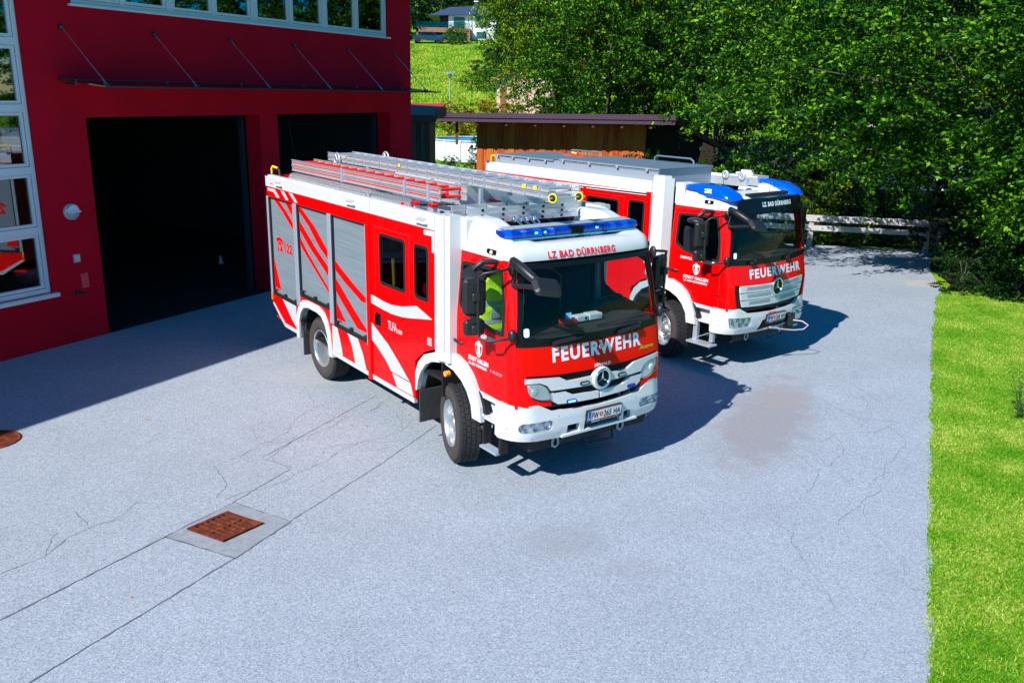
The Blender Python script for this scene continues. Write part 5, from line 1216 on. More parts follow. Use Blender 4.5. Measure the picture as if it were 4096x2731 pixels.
for i in range(4):
    for j in range(3): fbox(m,-.535+j*.033,-.513+j*.033,1.445+i*.026,1.46+i*.026,.03,.034)
m.build('keys',mat('key_white',(.75,.75,.8),.4),kp)
m=MB(); fbox(m,-.45,-.31,.94,1.20,0,.018); m.build('wall_hatch',mat('hatch_red',(.75,.06,.08),.5),bs)
m=MB(); m.cyl(FW(-.55,.885,0),FW(-.55,.885,.05),.04,12); m.tube([FW(-.55,.885,.02),FW(-.53,.885,.12),FW(-.53,.84,.14)],.014,6); m.tube([FW(-.57,.91,.09),FW(-.49,.91,.09)],.010,6); m.build('water_tap',mat('dark_steel',(.05,.06,.08),.4,.6),bs)

# ---------------------------------------------------------------- sheds, fence, pool
def woodm(name,c1,c2,sc=(6,6,.6)):
    m=mat(name,c1,.8,spec=.2); N,L,b=nodes(m); tc=N.new('ShaderNodeTexCoord'); mp=N.new('ShaderNodeMapping'); mp.inputs['Scale'].default_value=sc
    n=N.new('ShaderNodeTexNoise'); n.inputs['Scale'].default_value=3; n.inputs['Detail'].default_value=6; L.new(tc.outputs['Object'],mp.inputs[0]); L.new(mp.outputs[0],n.inputs[0])
    g=N.new('ShaderNodeNewGeometry'); mx=N.new('ShaderNodeMix'); mx.data_type='RGBA'; mx.inputs['A'].default_value=(*c1,1); mx.inputs['B'].default_value=(*c2,1)
    ad=N.new('ShaderNodeMath'); ad.operation='MULTIPLY_ADD'; ad.inputs[1].default_value=.6; L.new(g.outputs['Random Per Island'],ad.inputs[0]); 
    s_=N.new('ShaderNodeMath'); s_.operation='MULTIPLY_ADD'; s_.inputs[1].default_value=1.4; s_.inputs[2].default_value=-.5; L.new(n.outputs[0],s_.inputs[0]); L.new(s_.outputs[0],ad.inputs[2])
    L.new(ad.outputs[0],mx.inputs['Factor']); L.new(mx.outputs['Result'],b.inputs['Base Color']); return m
WOOD=woodm('orange_boards',(.34,.036,.008),(.60,.17,.035)); GREYW=woodm('weathered_boards',(.05,.055,.045),(.13,.13,.095)); RAILW=woodm('grey_rail',(.34,.32,.33),(.50,.47,.47),(.6,3,3))
PURP=mat('brown_metal_fascia',(.085,.045,.075),.55,.2,var=(1,.1)); 
sh=thing('wooden_shed','long wooden shed with orange boards and a dark purple-brown flat roof edge','shed',(2.5,35,0))
O=(2.5,35,0)
m=MB(O); x=-1.53; k=0
while x<5.0:
    w_=.205; o_=.0 if k%2 else .028; m.box(x+(.0 if k%2 else -.02),x+w_+(.0 if k%2 else .02),35.0-o_,35.06-o_,0,3.30); x+=w_; k+=1
m.box(-1.5,5.1,35.07,38.5,0,3.2); m.build('board_wall',WOOD,sh)
m=MB(O); m.mesh([(-3.04,34.0,3.33),(6.0,34.0,3.38),(6.0,34.0,3.57),(-3.04,34.0,3.50),(-3.04,34.06,3.33),(6.0,34.06,3.38),(6.0,34.06,3.57),(-3.04,34.06,3.50)],[(0,1,2,3),(4,7,6,5),(0,4,5,1),(3,2,6,7),(0,3,7,4),(1,5,6,2)])
m.mesh([(-3.06,33.96,3.48),(6.02,33.96,3.55),(6.02,33.96,3.76),(-3.06,33.96,3.64),(-3.06,33.995,3.48),(6.02,33.995,3.55),(6.02,33.995,3.76),(-3.06,33.995,3.64)],[(0,1,2,3),(4,7,6,5),(0,4,5,1),(3,2,6,7),(0,3,7,4),(1,5,6,2)]); m.build('fascia',PURP,sh)
m=MB(O); m.mesh([(-3.0,34.08,3.60),(6.0,34.08,3.70),(6.0,38.8,3.40),(-3.0,38.8,3.35),(-3.0,34.08,3.40),(6.0,34.08,3.45),(6.0,38.8,3.2),(-3.0,38.8,3.15)],[(0,1,2,3),(4,7,6,5),(1,5,6,2),(0,3,7,4),(2,6,7,3)])
m.mesh([(6.03,34.1,3.66),(8.3,36.6,2.6),(8.3,39,2.6),(6.03,38.8,3.3),(6.03,34.1,3.44),(8.3,36.6,2.4),(8.3,39,2.4),(6.03,38.8,3.1)],[(0,1,2,3),(4,7,6,5),(0,4,5,1),(1,5,6,2)]); m.build('roof',mat('dark_roof',(.014,.010,.014),.8),sh)
m=MB(O)
RB=[(x-.05,x+.05,34.08,35.0,3.22,3.34) for x in np.arange(-2.6,6.0,1.1)]+[(-2.35,-2.25,34.4,34.5,2.45,3.3),(7.9,8.02,36.6,36.72,0,2.5)]
for q_ in RB[:-1]: m=MB(O); m.box(*q_); m.build('rafter',mat('dark_timber',(.12,.04,.015),.8),sh)
m=MB(O); m.box(*RB[-1]); 
m.build('post',mat('dark_timber',(.12,.04,.015),.8),sh)
m=MB(O); m.prism([(5.12,0),(7.9,0),(7.9,2.5),(6.2,3.25),(5.12,3.3)],lambda u,v,d:Vector((u,d,v)),35.7,35.8); m.build('back_wall',mat('recess_shade_timber',(.02,.010,.006),.8),sh)  # shade of the open recess painted as a near-black wall colour
O=(-4.5,29,0)
sh=thing('garden_hut','small weathered grey board hut with a red roof beside the fire station corner','hut',O)
m=MB(O); x=-6.5
while x<-2.75: m.box(x,x+.13,28.0,28.04,0,3.6); x+=.14
m.box(-6.5,-2.72,28.05,30,0,3.5); m.build('board_wall',GREYW,sh)
m=MB(O); m.mesh([(-6.8,27.7,3.58),(-2.5,27.7,3.62),(-2.5,31.4,3.92),(-6.8,31.4,3.88),(-6.8,27.7,3.68),(-2.5,27.7,3.72),(-2.5,31.4,4.02),(-6.8,31.4,3.98)],[(0,3,2,1),(4,5,6,7),(0,1,5,4),(1,2,6,5),(2,3,7,6)]); m.build('roof',mat('red_roof_sheet',(.45,.02,.02),.6),sh)
m=MB(O); m.box(-6.8,-2.48,27.66,27.69,3.52,3.70); m.box(-2.49,-2.46,27.7,31.4,3.6,3.90); m.build('roof_edge',mat('grey_edge',(.05,.05,.05),.7),sh)
# pool
zp_=tz(-2,50); O=(-2.0,50.5,zp_)
po_=thing('swimming_pool','round above ground swimming pool with white wall and blue water cover','pool',O)
m=MB(O); Mp=Matrix.Translation(O); m.lathe([(2.7,0),(2.7,1.12),(2.62,1.12),(2.62,.9)],Mp,48)
m.build('wall',mat('pool_white',(.72,.78,.80),.5),po_)
m=MB(O); m.lathe([(2.76,1.08),(2.78,1.14),(2.58,1.14),(2.58,1.08)],Mp,48,close=True)
for i in range(16): a=i*PI/8; m.box(O[0]+2.72*math.cos(a)-.06,O[0]+2.72*math.cos(a)+.06,O[1]+2.72*math.sin(a)-.06,O[1]+2.72*math.sin(a)+.06,zp_,zp_+1.12)
m.build('rim',WHITE,po_)
m=MB(O); m.disc(2.6,1.02,Mp,40); m.build('cover',mat('pool_cover',(.02,.30,.62),.35),po_)
m=MB(); m.mesh([(-6.5,56.2,tz(-5,56)+.03),(-2.6,56.2,tz(-3,56)+.03),(-3.2,57.6,tz(-3,58)+.05),(-6.5,58.3,tz(-5,58)+.05)],[(0,1,2,3)]); tag(m.build('garden_path',mat('path_grey',(.35,.36,.40),.9)),'short grey garden path',None,None,'structure')
# wooden rail fence along the far side
fn=thing('rail_fence','grey two rail wooden fence at the far end of the forecourt','fence',(9,27,0))
O=(9,27,0)
FP=[(3.0,28.6),(6.2,27.9),(9.25,27.15),(12.55,26.4),(12.2,24.9)]
def railbox(m,a,b_,z0,z1,t=.03,dz=0):
    a=Vector(a);b_=Vector(b_);d=(b_-a).normalized();n=Vector((-d.y,d.x))*t
    P=[a-n,a+n,b_+n,b_-n]; m.mesh([(*P[0],z0),(*P[1],z0),(*P[2],z0+dz),(*P[3],z0+dz),(*P[0],z1),(*P[1],z1),(*P[2],z1+dz),(*P[3],z1+dz)],[(0,3,2,1),(4,5,6,7),(0,1,5,4),(1,2,6,5),(2,3,7,6),(3,0,4,7)])
RD=woodm('shade_dark_rail',(.05,.045,.045),(.12,.11,.10),(.6,3,3))  # same rail wood, darkened: tree shade on the near run put into the colour
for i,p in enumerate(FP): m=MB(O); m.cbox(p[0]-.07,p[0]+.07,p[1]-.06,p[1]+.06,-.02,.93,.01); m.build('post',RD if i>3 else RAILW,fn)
for p,q in zip(FP,FP[1:]):
    d=(Vector(q)-Vector(p)).normalized(); n=Vector((d.y,-d.x))*.09
    if n.y>0: n=-n
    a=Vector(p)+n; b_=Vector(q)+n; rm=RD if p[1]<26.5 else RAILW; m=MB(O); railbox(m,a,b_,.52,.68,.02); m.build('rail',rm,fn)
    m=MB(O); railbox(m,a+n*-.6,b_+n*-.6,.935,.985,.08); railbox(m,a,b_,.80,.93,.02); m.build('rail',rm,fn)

# ---------------------------------------------------------------- hillside house and others
hs=thing('hillside_house','white two storey house with dark blue roof and brick terrace on the hill','house',(-9,132,11.35)); hs.scale=(1,1,.86)
O=(-9,132,12); HW=mat('house_render',(.78,.79,.80),.7); SL=mat('slate_roof',(.035,.055,.10),.5); BRK=mat('brown_brick',(.24,.12,.08),.85,var=(3,.3))
m=MB(O); m.box(-9.9,-3.2,130,139,12,15.8); m.build('wall',HW,hs)
m=MB(O); m.mesh([(-12.8,129.3,15.55),(-2.2,129.3,16.0),(-2.4,140,16.0),(-12.8,140,15.55),(-9.9,133.6,17.35),(-4.8,133.6,17.6)],[(0,1,5,4),(1,2,5),(2,3,4,5),(3,0,4),(0,3,2,1)]); rf=m.build('roof',SL,hs)
m=MB(O); m.box(-6.4,-5.9,132.5,133,16.9,18.1); m.build('chimney',SL,rf)
m=MB(O); m.box(-6.45,-5.85,132.4,133.1,18.1,18.25); m.build('chimney_cap',HW,rf)
for a,c,z0,z1 in((-9.1,-7.7,13.75,15.4),(-5.9,-4.2,14.0,15.6),(-5.9,-4.6,12.3,13.2),(-7.0,-6.6,12.1,13.2)):
    m=MB(O); m.box(a-.08,c+.08,129.96,130.0,z0-.08,z1+.08); w_=m.build('window',mat('grey_frame',(.15,.17,.19),.5),hs)
    m=MB(O); m.box(a,c,129.93,129.96,z0,z1); m.build('pane',mat('far_glass',(.03,.09,.09),.1),w_)
m=MB(O); m.box(-14.2,-6.7,127.5,128,12.9,13.6); m.box(-14.2,-6.7,128,130,13.45,13.6); m.box(-14.2,-13.9,127.5,130,11.5,13.5); m.box(-10.2,-9.7,127.5,128,11.5,12.9); m.box(-7.2,-6.7,127.5,128,11.5,12.9); m.build('brick_terrace',BRK,hs)
m=MB(O); m.box(-13.9,-6.7,129.7,130,11.5,13.4); m.build('garage_wall',mat('dark_garage',(.03,.035,.05),.8),hs)
m=MB(O); m.box(-14.2,-6.7,127.55,127.58,13.62,14.5); m.build('glass_railing',glassm('rail_glass',(.6,.66,.66),.03,k=.15),hs)
m=MB(O); m.box(-11.2,-9.9,131,138,13.6,15.6); m.build('recess',mat('dark_garage',(.03,.035,.05),.8),hs)
m=MB(O); m.tube([(-6.9,128.8,16.0),(-6.7,129.8,15.4),(-6.6,129.85,12.2)],.06,6); m.build('downpipe',HW,hs)
def car(name,label,x,y,z,rz):
    r=thing(name,label,'car',(x,y,z),rz,'cars under the terrace of the hillside house')
    prof=[(-2.1,.35),(-2.15,.75),(-1.95,.95),(-1.3,1.02),(-.75,1.42),(.55,1.45),(1.25,1.0),(1.95,.88),(2.15,.65),(2.15,.35)]
    CARB=mat('dark_blue_car',(.015,.03,.08),.2,coat=1)
    a=MB(); a.prism(prof,lambda u,v,d:Vector((u,d,v)),-.85,.85); b_=a.build('body',CARB,r,bevel=.06)
    a=MB()
    for s in(-1,1): a.prism([(-1.15,1.02),(-.70,1.36),(.50,1.38),(1.05,1.02)],lambda u,v,d,s=s:Vector((u,s*d,v)),.85,.86)
    a.build('side_windows',BLACKG,b_)
    for sx in(-1.35,1.35):
        for s in(-1,1): a=MB(); a.cyl((sx,s*.70,.32),(sx,s*.88,.32),.32,16); a.build('wheel',RUBBER,r)
    for s in(-1,1): a=MB(); a.sphere((2.1,s*.62,.68),.10,6); a.build('headlight',LAMPG,r)
car('parked_car','dark blue car parked under the terrace at its left end',-12.4,125.6,tz(-12,125.6)-.02,.2); car('parked_car','dark blue car parked under the terrace, the one nearer the house wall',-9.2,126,tz(-9,126)-.02,.15)
z0=tz(-5.4,75); lp=thing('street_lamp','slim grey street lamp with a flat hat on the slope','street lamp',(-5.6,75,z0-.1)); GALV=mat('galvanised',(.45,.50,.55),.4,.6)
m=MB(); m.tube([(0,0,0),(0,0,2.75)],[.06,.045],8); m.build('pole',GALV,lp)
m=MB(); m.lathe([(.10,2.72),(.16,3.05)],None,12); m.build('lantern',mat('lantern_glass',(.5,.6,.6),.2),lp)
m=MB(); m.lathe([(.5,3.05),(.45,3.10),(.06,3.20),(0,3.2)],None,20); m.lathe([(.5,3.05),(0,3.05)],None,20); m.build('hat',GALV,lp)
ht=thing('timber_cabin','pale pinkish timber cabin with a brown lean-to roof half hidden by trees','cabin',(0,66,1.5)); O=(0,66,1.5)
m=MB(O); m.box(-1.45,2.6,64,67,1.2,5.2); m.mesh([(-1.45,64,5.2),(2.6,64,5.2),(2.6,64,5.95),(-.6,64,5.8),(-1.45,64,5.25)],[(0,1,2,3,4)]); m.build('wall',mat('pink_timber',(.62,.42,.36),.8,var=(2,.15)),ht)
m=MB(O); m.mesh([(-1.9,63.5,5.15),(-.7,63.5,5.95),(3,63.5,6.15),(3,67.5,6.15),(-.7,67.5,5.95),(-1.9,67.5,5.15)],[(0,1,4,5),(1,2,3,4)]); m.mesh([(-1.9,63.5,5.05),(-.7,63.5,5.85),(3,63.5,6.05),(3,63.5,6.15),(-.7,63.5,5.95),(-1.9,63.5,5.15)],[(0,1,4,5),(1,2,3,4)]); m.build('roof',mat('brown_roof',(.20,.10,.06),.7),ht)
m=MB(O); m.box(-1.2,-.8,63.94,64,3.2,4.9); m.build('door',mat('door_brown',(.20,.09,.03),.7),ht)
O=(24,44,0); wh=thing('white_house','white house with an orange tiled roof showing through gaps in the trees at right','house',O)
m=MB(O); m.box(17,32,42,50,0,4.2); m.build('wall',HW,wh)
m=MB(O); m.mesh([(16.5,41.5,4.1),(32.5,41.5,4.1),(32.5,50.5,4.1),(16.5,50.5,4.1),(18,46,7),(31,46,7)],[(0,1,5,4),(1,2,5),(2,3,4,5),(3,0,4)]); m.build('roof',mat('orange_tiles',(.45,.15,.06),.8),wh)
for x in(18.5,21.5,24.5): m=MB(O); m.box(x,x+1.2,41.9,42,1,2.6); m.build('window',mat('far_glass',(.03,.09,.09),.1),wh)
# ---------------------------------------------------------------- vegetation
def leafm(name,c1,c2,c3,tr=.30,mid=.6,pn=None):
    m=bpy.data.materials.new(name); m.use_nodes=True; N=m.node_tree.nodes; L=m.node_tree.links; b=N['Principled BSDF']
    g=N.new('ShaderNodeNewGeometry'); cr=N.new('ShaderNodeValToRGB'); e=cr.color_ramp.elements; e[0].color=(*c1,1); e[0].position=0; e[1].color=(*c3,1); e[1].position=1; q=e.new(mid); q.color=(*c2,1)
    if pn:
        n_=N.new('ShaderNodeTexNoise'); n_.inputs['Scale'].default_value=pn; n_.inputs['Detail'].default_value=4; L.new(g.outputs['Position'],n_.inputs['Vector']); a_=N.new('ShaderNodeMath'); a_.operation='MULTIPLY_ADD'; a_.inputs[1].default_value=2.2; a_.inputs[2].default_value=-1.1; L.new(n_.outputs[0],a_.inputs[0]); b_=N.new('ShaderNodeMath'); b_.operation='ADD'; b_.use_clamp=True; L.new(a_.outputs[0],b_.inputs[0]); L.new(g.outputs['Random Per Island'],b_.inputs[1]); L.new(b_.outputs[0],cr.inputs[0])
    else: L.new(g.outputs['Random Per Island'],cr.inputs[0])
    L.new(cr.outputs[0],b.inputs['Base Color']); b.inputs['Roughness'].default_value=.5; b.inputs['Specular IOR Level'].default_value=.12
    t=N.new('ShaderNodeBsdfTranslucent'); L.new(cr.outputs[0],t.inputs[0]); mx=N.new('ShaderNodeMixShader'); mx.inputs[0].default_value=tr
    L.new(b.outputs[0],mx.inputs[1]); L.new(t.outputs[0],mx.inputs[2]); L.new(mx.outputs[0],N['Material Output'].inputs[0]); return m
LF_G=leafm('leaf_green',(.003,.022,.002),(.015,.085,.003),(.17,.35,.008),.14,.62)
LF_Y=leafm('leaf_yellowgreen',(.012,.05,.002),(.05,.13,.004),(.32,.38,.010),.2,.55)
LF_D=leafm('leaf_dark',(.002,.014,.003),(.007,.032,.005),(.03,.09,.010),.1)  # dark foliage; on the undergrowth this colour also carries the shade under the crowns
LF_O=leafm('leaf_ochre',(.12,.14,.01),(.26,.21,.015),(.38,.25,.02))
LF_P=leafm('leaf_purple',(.06,.01,.02),(.10,.02,.03),(.14,.03,.03))
BARK=mat('bark',(.07,.06,.05),.9,bump=(12,.6,.02))
def quads(name,C,A,B_,mt):
    """one mesh of diamond leaves: centres C, half-length vectors A, half-width vectors B"""
    n=len(C); V=np.empty((n,4,3)); V[:,0]=C-A; V[:,1]=C+B_*1.0-A*.1; V[:,2]=C+A; V[:,3]=C-B_-A*.1
    me=bpy.data.meshes.new(name); me.vertices.add(n*4); me.vertices.foreach_set('co',V.reshape(-1)); me.loops.add(n*4); me.loops.foreach_set('vertex_index',np.arange(n*4,dtype=np.int32))
    me.polygons.add(n); me.polygons.foreach_set('loop_start',np.arange(0,n*4,4,dtype=np.int32)); me.polygons.foreach_set('loop_total',np.full(n,4,dtype=np.int32)); me.update(); me.materials.append(mt); me.validate(); return me
def unit(a): return a/np.maximum(1e-9,np.linalg.norm(a,axis=1))[:,None]
def crown_mesh(name,rad,nclump,nleaf,leaf,mt,seed,droop=.25,spread=.16,shell=.75):
    r=np.random.default_rng(seed); rad=np.array(rad)
    d=unit(r.normal(size=(nclump,3))); rr=(shell-.12+(1.12-shell)*r.random((nclump,1)))*np.where(r.random((nclump,1))<.22,r.random((nclump,1))*.7+.25,1)
    # lumpy outline
    ph=r.random(6)*6; lump=1+.16*np.sin(d[:,0:1]*5+ph[0])*np.sin(d[:,1:2]*4+ph[1])+.13*np.sin(d[:,2:3]*6+ph[2]+d[:,0:1]*3)
    cc=d*rr*lump*rad
    per=max(8,nleaf//nclump); dirs=unit(d+r.normal(size=(nclump,3))*.55+np.array([0,0,-droop])); 
    C=[];A=[];B_=[]
    t=r.random((nclump,per,1)); sc=(rad.mean()*spread)*(.6+.8*r.random((nclump,1,1)))
    # twigs: leaves strung along a few axes
    k=5; tw_=unit(((dirs[:,None,:]+r.normal(size=(nclump,k,3))*.75)*np.array([1,1,.42])).reshape(-1,3)).reshape(nclump,k,3); pick=r.integers(0,k,(nclump,per)); ax=np.take_along_axis(tw_,pick[:,:,None].repeat(3,2),1)
    P=cc[:,None,:]+ax*t*sc*2.2+r.normal(size=(nclump,per,3))*sc*.22*(1.1-t*.5)*np.array([1,1,.6])
    P[:,:,2]-=t[:,:,0]**2*sc[:,:,0]*.5
    P=P.reshape(-1,3); n=len(P); ax=ax.reshape(-1,3)
    a=unit(ax*.8+r.normal(size=(n,3))*.65); nn=unit(np.array([0,0,.55])+r.normal(size=(n,3))*.8+unit(P)*.25); b_=unit(np.cross(nn,a)); s=leaf*(.6+.7*r.random((n,1)))/2
    return quads(name,P,a*s,b_*s*.52,mt),cc
TREEN=0
CM={}
def crown(kind,seed):
    if (kind,seed) in CM: return CM[(kind,seed)]
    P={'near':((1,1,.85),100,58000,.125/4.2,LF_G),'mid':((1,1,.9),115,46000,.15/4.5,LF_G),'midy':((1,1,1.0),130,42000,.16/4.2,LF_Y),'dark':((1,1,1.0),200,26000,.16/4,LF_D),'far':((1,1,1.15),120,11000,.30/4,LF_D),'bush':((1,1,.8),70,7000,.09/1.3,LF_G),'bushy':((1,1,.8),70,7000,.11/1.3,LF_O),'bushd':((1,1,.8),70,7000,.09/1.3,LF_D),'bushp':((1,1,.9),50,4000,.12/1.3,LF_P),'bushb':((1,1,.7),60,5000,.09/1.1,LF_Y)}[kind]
    me,cc=crown_mesh('crown_'+kind,P[0],P[1],P[2],P[3],P[4],seed,spread=.14 if kind in('near','mid','midy','dark') else .15); CM[(kind,seed)]=(me,cc); return CM[(kind,seed)]
def tree(name,label,cat,kind,seed,x,y,z,cz,r,rz,zs=1,group=None,trunk=.16,off=(0,0)):
    t=thing(name,label,cat,(x,y,z),0,group); me,cc=crown(kind,seed)
    o=bpy.data.objects.new('crown',me); COL.objects.link(o); o.parent=t; o.location=(off[0],off[1],cz-z); o.scale=(r,r,r*zs); o.rotation_euler=(0,0,rz)
    if trunk:
        rr=random.Random(seed*31+int(x*7)); m=MB(); H=cz-z
        m.tube([(0,0,-.1),(.06,.03,H*.35),(-.05,.08,H*.75),(.05,0,H+r*.45)],[trunk,trunk*.85,trunk*.6,trunk*.2],9)
        for i in range(9 if cat=='tree' else 5):
            c=cc[rr.randrange(len(cc))]; q=Vector((off[0]+c[0]*r*math.cos(rz)-c[1]*r*math.sin(rz),off[1]+c[0]*r*math.sin(rz)+c[1]*r*math.cos(rz),H+c[2]*r*zs)); s0=Vector((0,0.03,H*rr.uniform(.45,.95)))
            mid=s0.lerp(q,.5)+Vector((rr.uniform(-.2,.2),rr.uniform(-.2,.2),.25)); m.tube([s0,mid,q],[trunk*.4,trunk*.22,trunk*.06],6)
        m.build('trunk',BARK,t)
    return t
G1='trees behind the forecourt'
tree('broadleaf_tree','large leafy tree whose branches hang over the far end of the forecourt','tree','near',1,12.9,22.6,0,5.7,4.9,.3,.76,G1,off=(-2.6,-.6))
tree('broadleaf_tree','leafy tree at the lawn corner, filling the upper right of the picture','tree','near',2,13.9,19.2,0,5.3,4.4,1.9,.9,G1,off=(-.2,.6))
tree('broadleaf_tree','broad green tree behind the right end of the rail fence','tree','mid',3,12.0,29.5,0,6.0,4.6,.8,1,G1)
tree('broadleaf_tree','broad green tree behind the middle of the rail fence, above the second truck cab','tree','mid',4,11.6,33.5,0,6.1,4.2,2.4,1,G1)
tree('broadleaf_tree','tree standing just behind the right end of the wooden shed','tree','mid',3,8.9,40,0,6.6,4.8,4.4,1,G1)
tree('broadleaf_tree','tree rising behind the middle of the wooden shed roof','tree','mid',4,4.2,41.5,0,6.2,4.4,5.1,1,G1)
tree('broadleaf_tree','yellowish green tree behind the left half of the shed roof, next to the open hillside','tree','midy',5,1.9,46,.4,8.2,3.6,1.2,1.25,G1)
tree('broadleaf_tree','yellowish tree crown high above the shed between the green trees','tree','midy',5,5.8,48,.4,9.2,4.2,3.2,1.1,G1)
tree('broadleaf_tree','leafy tree in the second row at the far right','tree','near',2,17,26,0,7.5,5,4.0,1,G1)
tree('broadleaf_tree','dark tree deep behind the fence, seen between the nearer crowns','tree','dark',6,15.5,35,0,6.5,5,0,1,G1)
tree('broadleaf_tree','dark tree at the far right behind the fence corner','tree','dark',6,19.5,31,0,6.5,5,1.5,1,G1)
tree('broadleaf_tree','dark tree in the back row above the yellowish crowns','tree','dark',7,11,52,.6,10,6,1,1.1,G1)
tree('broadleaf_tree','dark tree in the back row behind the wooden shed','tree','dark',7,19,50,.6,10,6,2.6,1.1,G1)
tree('broadleaf_tree','tall dark tree on the slope between the white house and the nearer trees','tree','dark',6,-.2,72,tz(-1,72),8.2,2.5,.5,1.5,G1)
tree('broadleaf_tree','bushy dark green tree low on the slope beside the timber cabin','tree','dark',7,2.6,70,tz(2,70),6.4,3.4,2.5,1.1,G1)
tree('broadleaf_tree','low spreading tree at the far corner of the lawn, touching the right edge','tree','near',2,13.2,19.0,0,2.4,2.5,3.1,.9,G1,.1)
tree('broadleaf_tree','dark tree just beyond the sloping end of the wooden shed','tree','dark',7,8.6,45,.4,4.2,4.2,.7,1,G1)
# undergrowth
G2='bushes along the edge of the forecourt'
BL=[('bushd',11,13.6,25.6,1.2,1.7,'dark bush behind the fence corner'),('bushd',12,11.0,20.9,.35,.75,'low bush added to darken the far left corner of the lawn'),('bushd',11,12.0,20.3,.4,.85,'low bush added to darken the far end of the lawn'),('bushd',12,13.2,19.9,.4,.9,'low bush added to darken the far right end of the lawn'),('bushd',12,12.9,22.8,1.1,1.5,'dark bush beside the near run of the fence'),('bushd',11,13.6,20.6,1.1,1.5,'dark bush at the foot of the big right hand tree'),  # the three low lawn bushes are added to darken its shaded far end
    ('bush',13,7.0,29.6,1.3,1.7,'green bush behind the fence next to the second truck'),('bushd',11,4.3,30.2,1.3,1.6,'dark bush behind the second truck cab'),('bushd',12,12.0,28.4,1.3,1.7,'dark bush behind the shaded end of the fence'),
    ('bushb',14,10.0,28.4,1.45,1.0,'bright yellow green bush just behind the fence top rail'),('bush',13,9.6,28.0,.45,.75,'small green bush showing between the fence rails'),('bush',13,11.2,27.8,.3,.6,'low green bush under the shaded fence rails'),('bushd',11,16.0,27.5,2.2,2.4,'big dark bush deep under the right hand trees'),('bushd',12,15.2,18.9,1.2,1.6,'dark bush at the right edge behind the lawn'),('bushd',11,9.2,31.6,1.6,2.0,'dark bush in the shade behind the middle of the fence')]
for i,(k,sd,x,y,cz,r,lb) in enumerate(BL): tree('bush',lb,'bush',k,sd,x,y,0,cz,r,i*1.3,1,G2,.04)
G3='shrubs on the hillside and round the pool'
for i,(k,sd,x,y,dz,r,zs,lb) in enumerate((('bushy',21,-3.4,57,1.6,1.5,1,'ochre shrub at the left end of the row above the shed roof'),('bushy',22,-1.3,58,1.7,1.7,1,'ochre shrub in the middle of the row above the shed roof'),('bushb',14,.9,57,1.7,1.7,1,'yellow green shrub in the row above the shed roof, below the timber cabin'),('bushd',12,2.9,56,1.7,1.8,1,'green shrub at the right end of the row above the shed roof'),
    ('bush',13,-4.6,60,1.4,1.2,1.1,'green shrub just right of the fire station corner'),('bushd',11,-3.4,46.6,.35,.42,1,'small dark shrub in front of the pool'),('bushd',11,-2.2,46.3,.35,.4,1,'conical dark shrub in front of the pool beside the shed wall'),('bushd',12,-1.75,44,1.5,.55,2.2,'climbing plant on the left end wall of the wooden shed'),('bushp',31,-6.3,55,1.6,1.0,1,'pink flowering shrub by the garden path'),
    ('bush',13,-8.2,124,1.2,1.6,1.3,'round green bush on the lawn below the hillside house'),('bushp',31,-16.4,122,1.2,1.5,1,'dark red bush on the hillside beside the fire station edge'),('bushd',12,-3.4,96,1.2,1.7,1,'dark green bush half way up the slope'),('bushb',14,-4.4,86,1.0,1.3,.8,'pale green scrub on the slope above the street lamp'),('bush',13,-2.5,84,1.2,1.6,.9,'green scrub on the slope right of the street lamp'))):
    tree('shrub',lb,'shrub',k,sd,x,y,tz(x,y),tz(x,y)+dz,r,i*1.7,zs,G3,.04)
G4='trees on the hill behind the white house'
for i,(x,y,r,zs) in enumerate(((-17,128,2.6,1.5),(-20,145,5,1.2),(-12.5,150,5,1.1),(-6,149,5,1.1),(1,147,5,1.2),(-16,163,6,1.1),(-8,166,6,1.1),(0,165,6,1.2),(7,150,6,1.2))):
    tree('hill_tree',('slim dark tree to the left of the hillside house','dark tree left of the hillside house, further up','tree behind the left part of the slate roof','tree behind the chimney of the hillside house','tree at the right behind the hillside house','hilltop tree at the left above the house','hilltop tree above the slate roof ridge','hilltop tree right of the chimney','large tree right of the hillside house')[i],'tree','far',40+i%2,x,y,tz(x,y),tz(x,y)+r*zs*.95,r,i*1.1,zs,G4,.2)
# meadow grass tufts on the slope
r=np.random.default_rng(5); n=60000; X=r.uniform(-22,8,n); Y=r.uniform(46,122,n); Z=np.array([tz(a,b_) for a,b_ in zip(X,Y)]); s=r.uniform(.05,.17,(n,1)); dz=unit(np.stack([r.normal(size=n)*.35,r.normal(size=n)*.35,np.ones(n)],1)); wv=unit(np.stack([np.ones(n),r.normal(size=n)*.5,np.zeros(n)],1))
LF_M=leafm('meadow_blades',(.06,.20,.008),(.16,.30,.012),(.42,.42,.06),.2,.5,.3)
ob=bpy.data.objects.new('meadow_grass',quads('meadow_grass',np.stack([X,Y,Z],1)+dz*s*.6,dz*s,wv*s*.35,LF_M)); COL.objects.link(ob); tag(ob,'long grass on the hillside meadow','grass',None,'stuff')
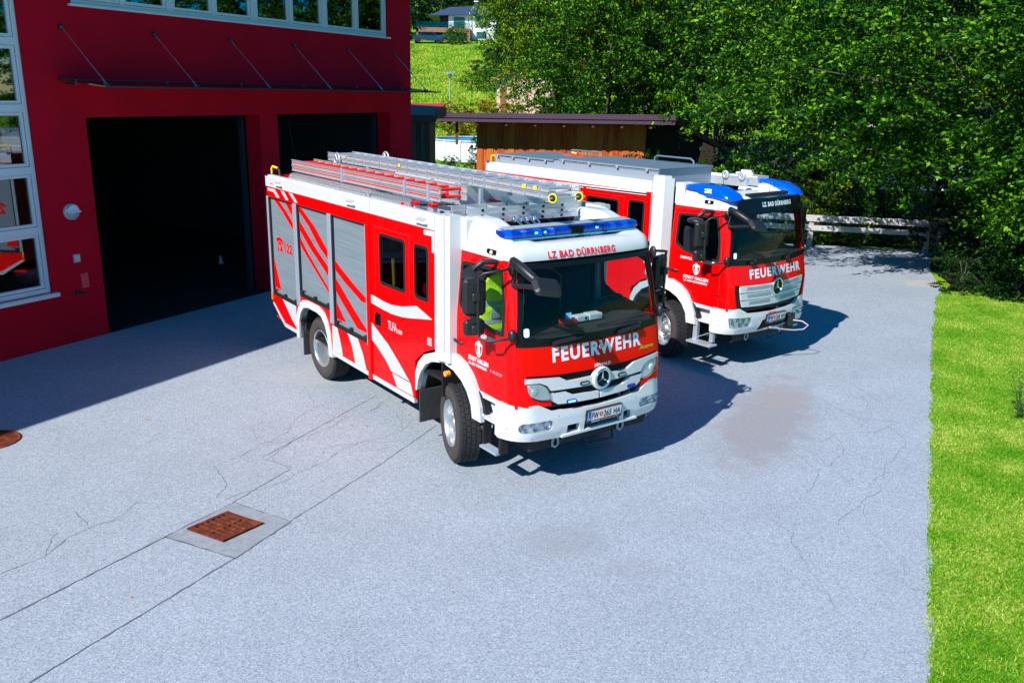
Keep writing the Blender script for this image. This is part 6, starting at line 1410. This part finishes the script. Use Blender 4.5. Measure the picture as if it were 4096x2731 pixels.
# lawn on the right
def edge_x(y): return np.interp(y,[p[1] for p in edge],[p[0] for p in edge])
n=330000; Y=5.2+15.5*r.random(n)**1.25; X=edge_x(Y)+(r.random(n)**.9)*(.6+.62*Y*.60)*.62-.03-.10*(r.random(n)<.04)*r.random(n); keep=X<.62*Y+1.6; X=X[keep];Y=Y[keep]; n=len(X)
d=unit(np.stack([r.normal(size=n)*.75,r.normal(size=n)*.75,np.ones(n)*.8],1)); s=r.uniform(.010,.028,(n,1))
wv=unit(np.cross(d,r.normal(size=(n,3))))
LF_L=leafm('lawn_blades',(.05,.22,.008),(.17,.38,.012),(.52,.54,.12),.3,.5,1.1)
ob=bpy.data.objects.new('lawn_grass',quads('lawn_grass',np.stack([X,Y,np.zeros(n)-.012],1)+d*s,d*s,wv*s*.20,LF_L)); COL.objects.link(ob); tag(ob,'short bright grass of the lawn beside the forecourt','grass',None,'stuff')
m=MB(); L_=[];
Ys=np.linspace(4,21,60)
for a,b_ in zip(Ys,Ys[1:]):
    xa,xb=float(edge_x(a)),float(edge_x(b_)); m.face([(xa-.02,a,-.004),(xa+14,a,-.004),(xb+14,b_,-.004),(xb-.02,b_,-.004)])
tag(m.build('lawn',LAWN),'lawn beside the forecourt',None,None,'structure')
# sapling at the right frame edge
LF_S=leafm('sapling_leaf',(.02,.12,.01),(.05,.22,.012),(.14,.34,.02),.25)
def sapling(x,y,h,lb,seed):
    rr=random.Random(seed); t=thing('sapling',lb,'sapling',(x,y,0)); m=MB(); tips=[]
    for i in range(4):
        a=rr.uniform(0,2*PI); P=[Vector((0,0,0)),Vector((.08*math.cos(a),.08*math.sin(a),h*.5)),Vector((.2*math.cos(a),.2*math.sin(a),h*rr.uniform(.8,1)))]; m.tube(P,[.008,.006,.003],5); tips.append(P)
    m.build('stem',BARK,t); C=[];A=[];Bv=[]
    for P in tips:
        for k in range(34):
            q=k/34; p=(P[0].lerp(P[1],q*2) if q<.5 else P[1].lerp(P[2],q*2-1)); a=rr.uniform(0,2*PI); d=Vector((math.cos(a),math.sin(a),rr.uniform(-.1,.7))).normalized(); s=rr.uniform(.03,.055)
            C.append(p+d*s); A.append(d*s); Bv.append(d.cross(Vector((0,0,1))).normalized()*s*.3)
    o=bpy.data.objects.new('leaves',quads('leaves',np.array(C),np.array(A),np.array(Bv),LF_S)); COL.objects.link(o); o.parent=t
sapling(7.5,12.1,.75,'leafy sapling at the right edge of the lawn',3)
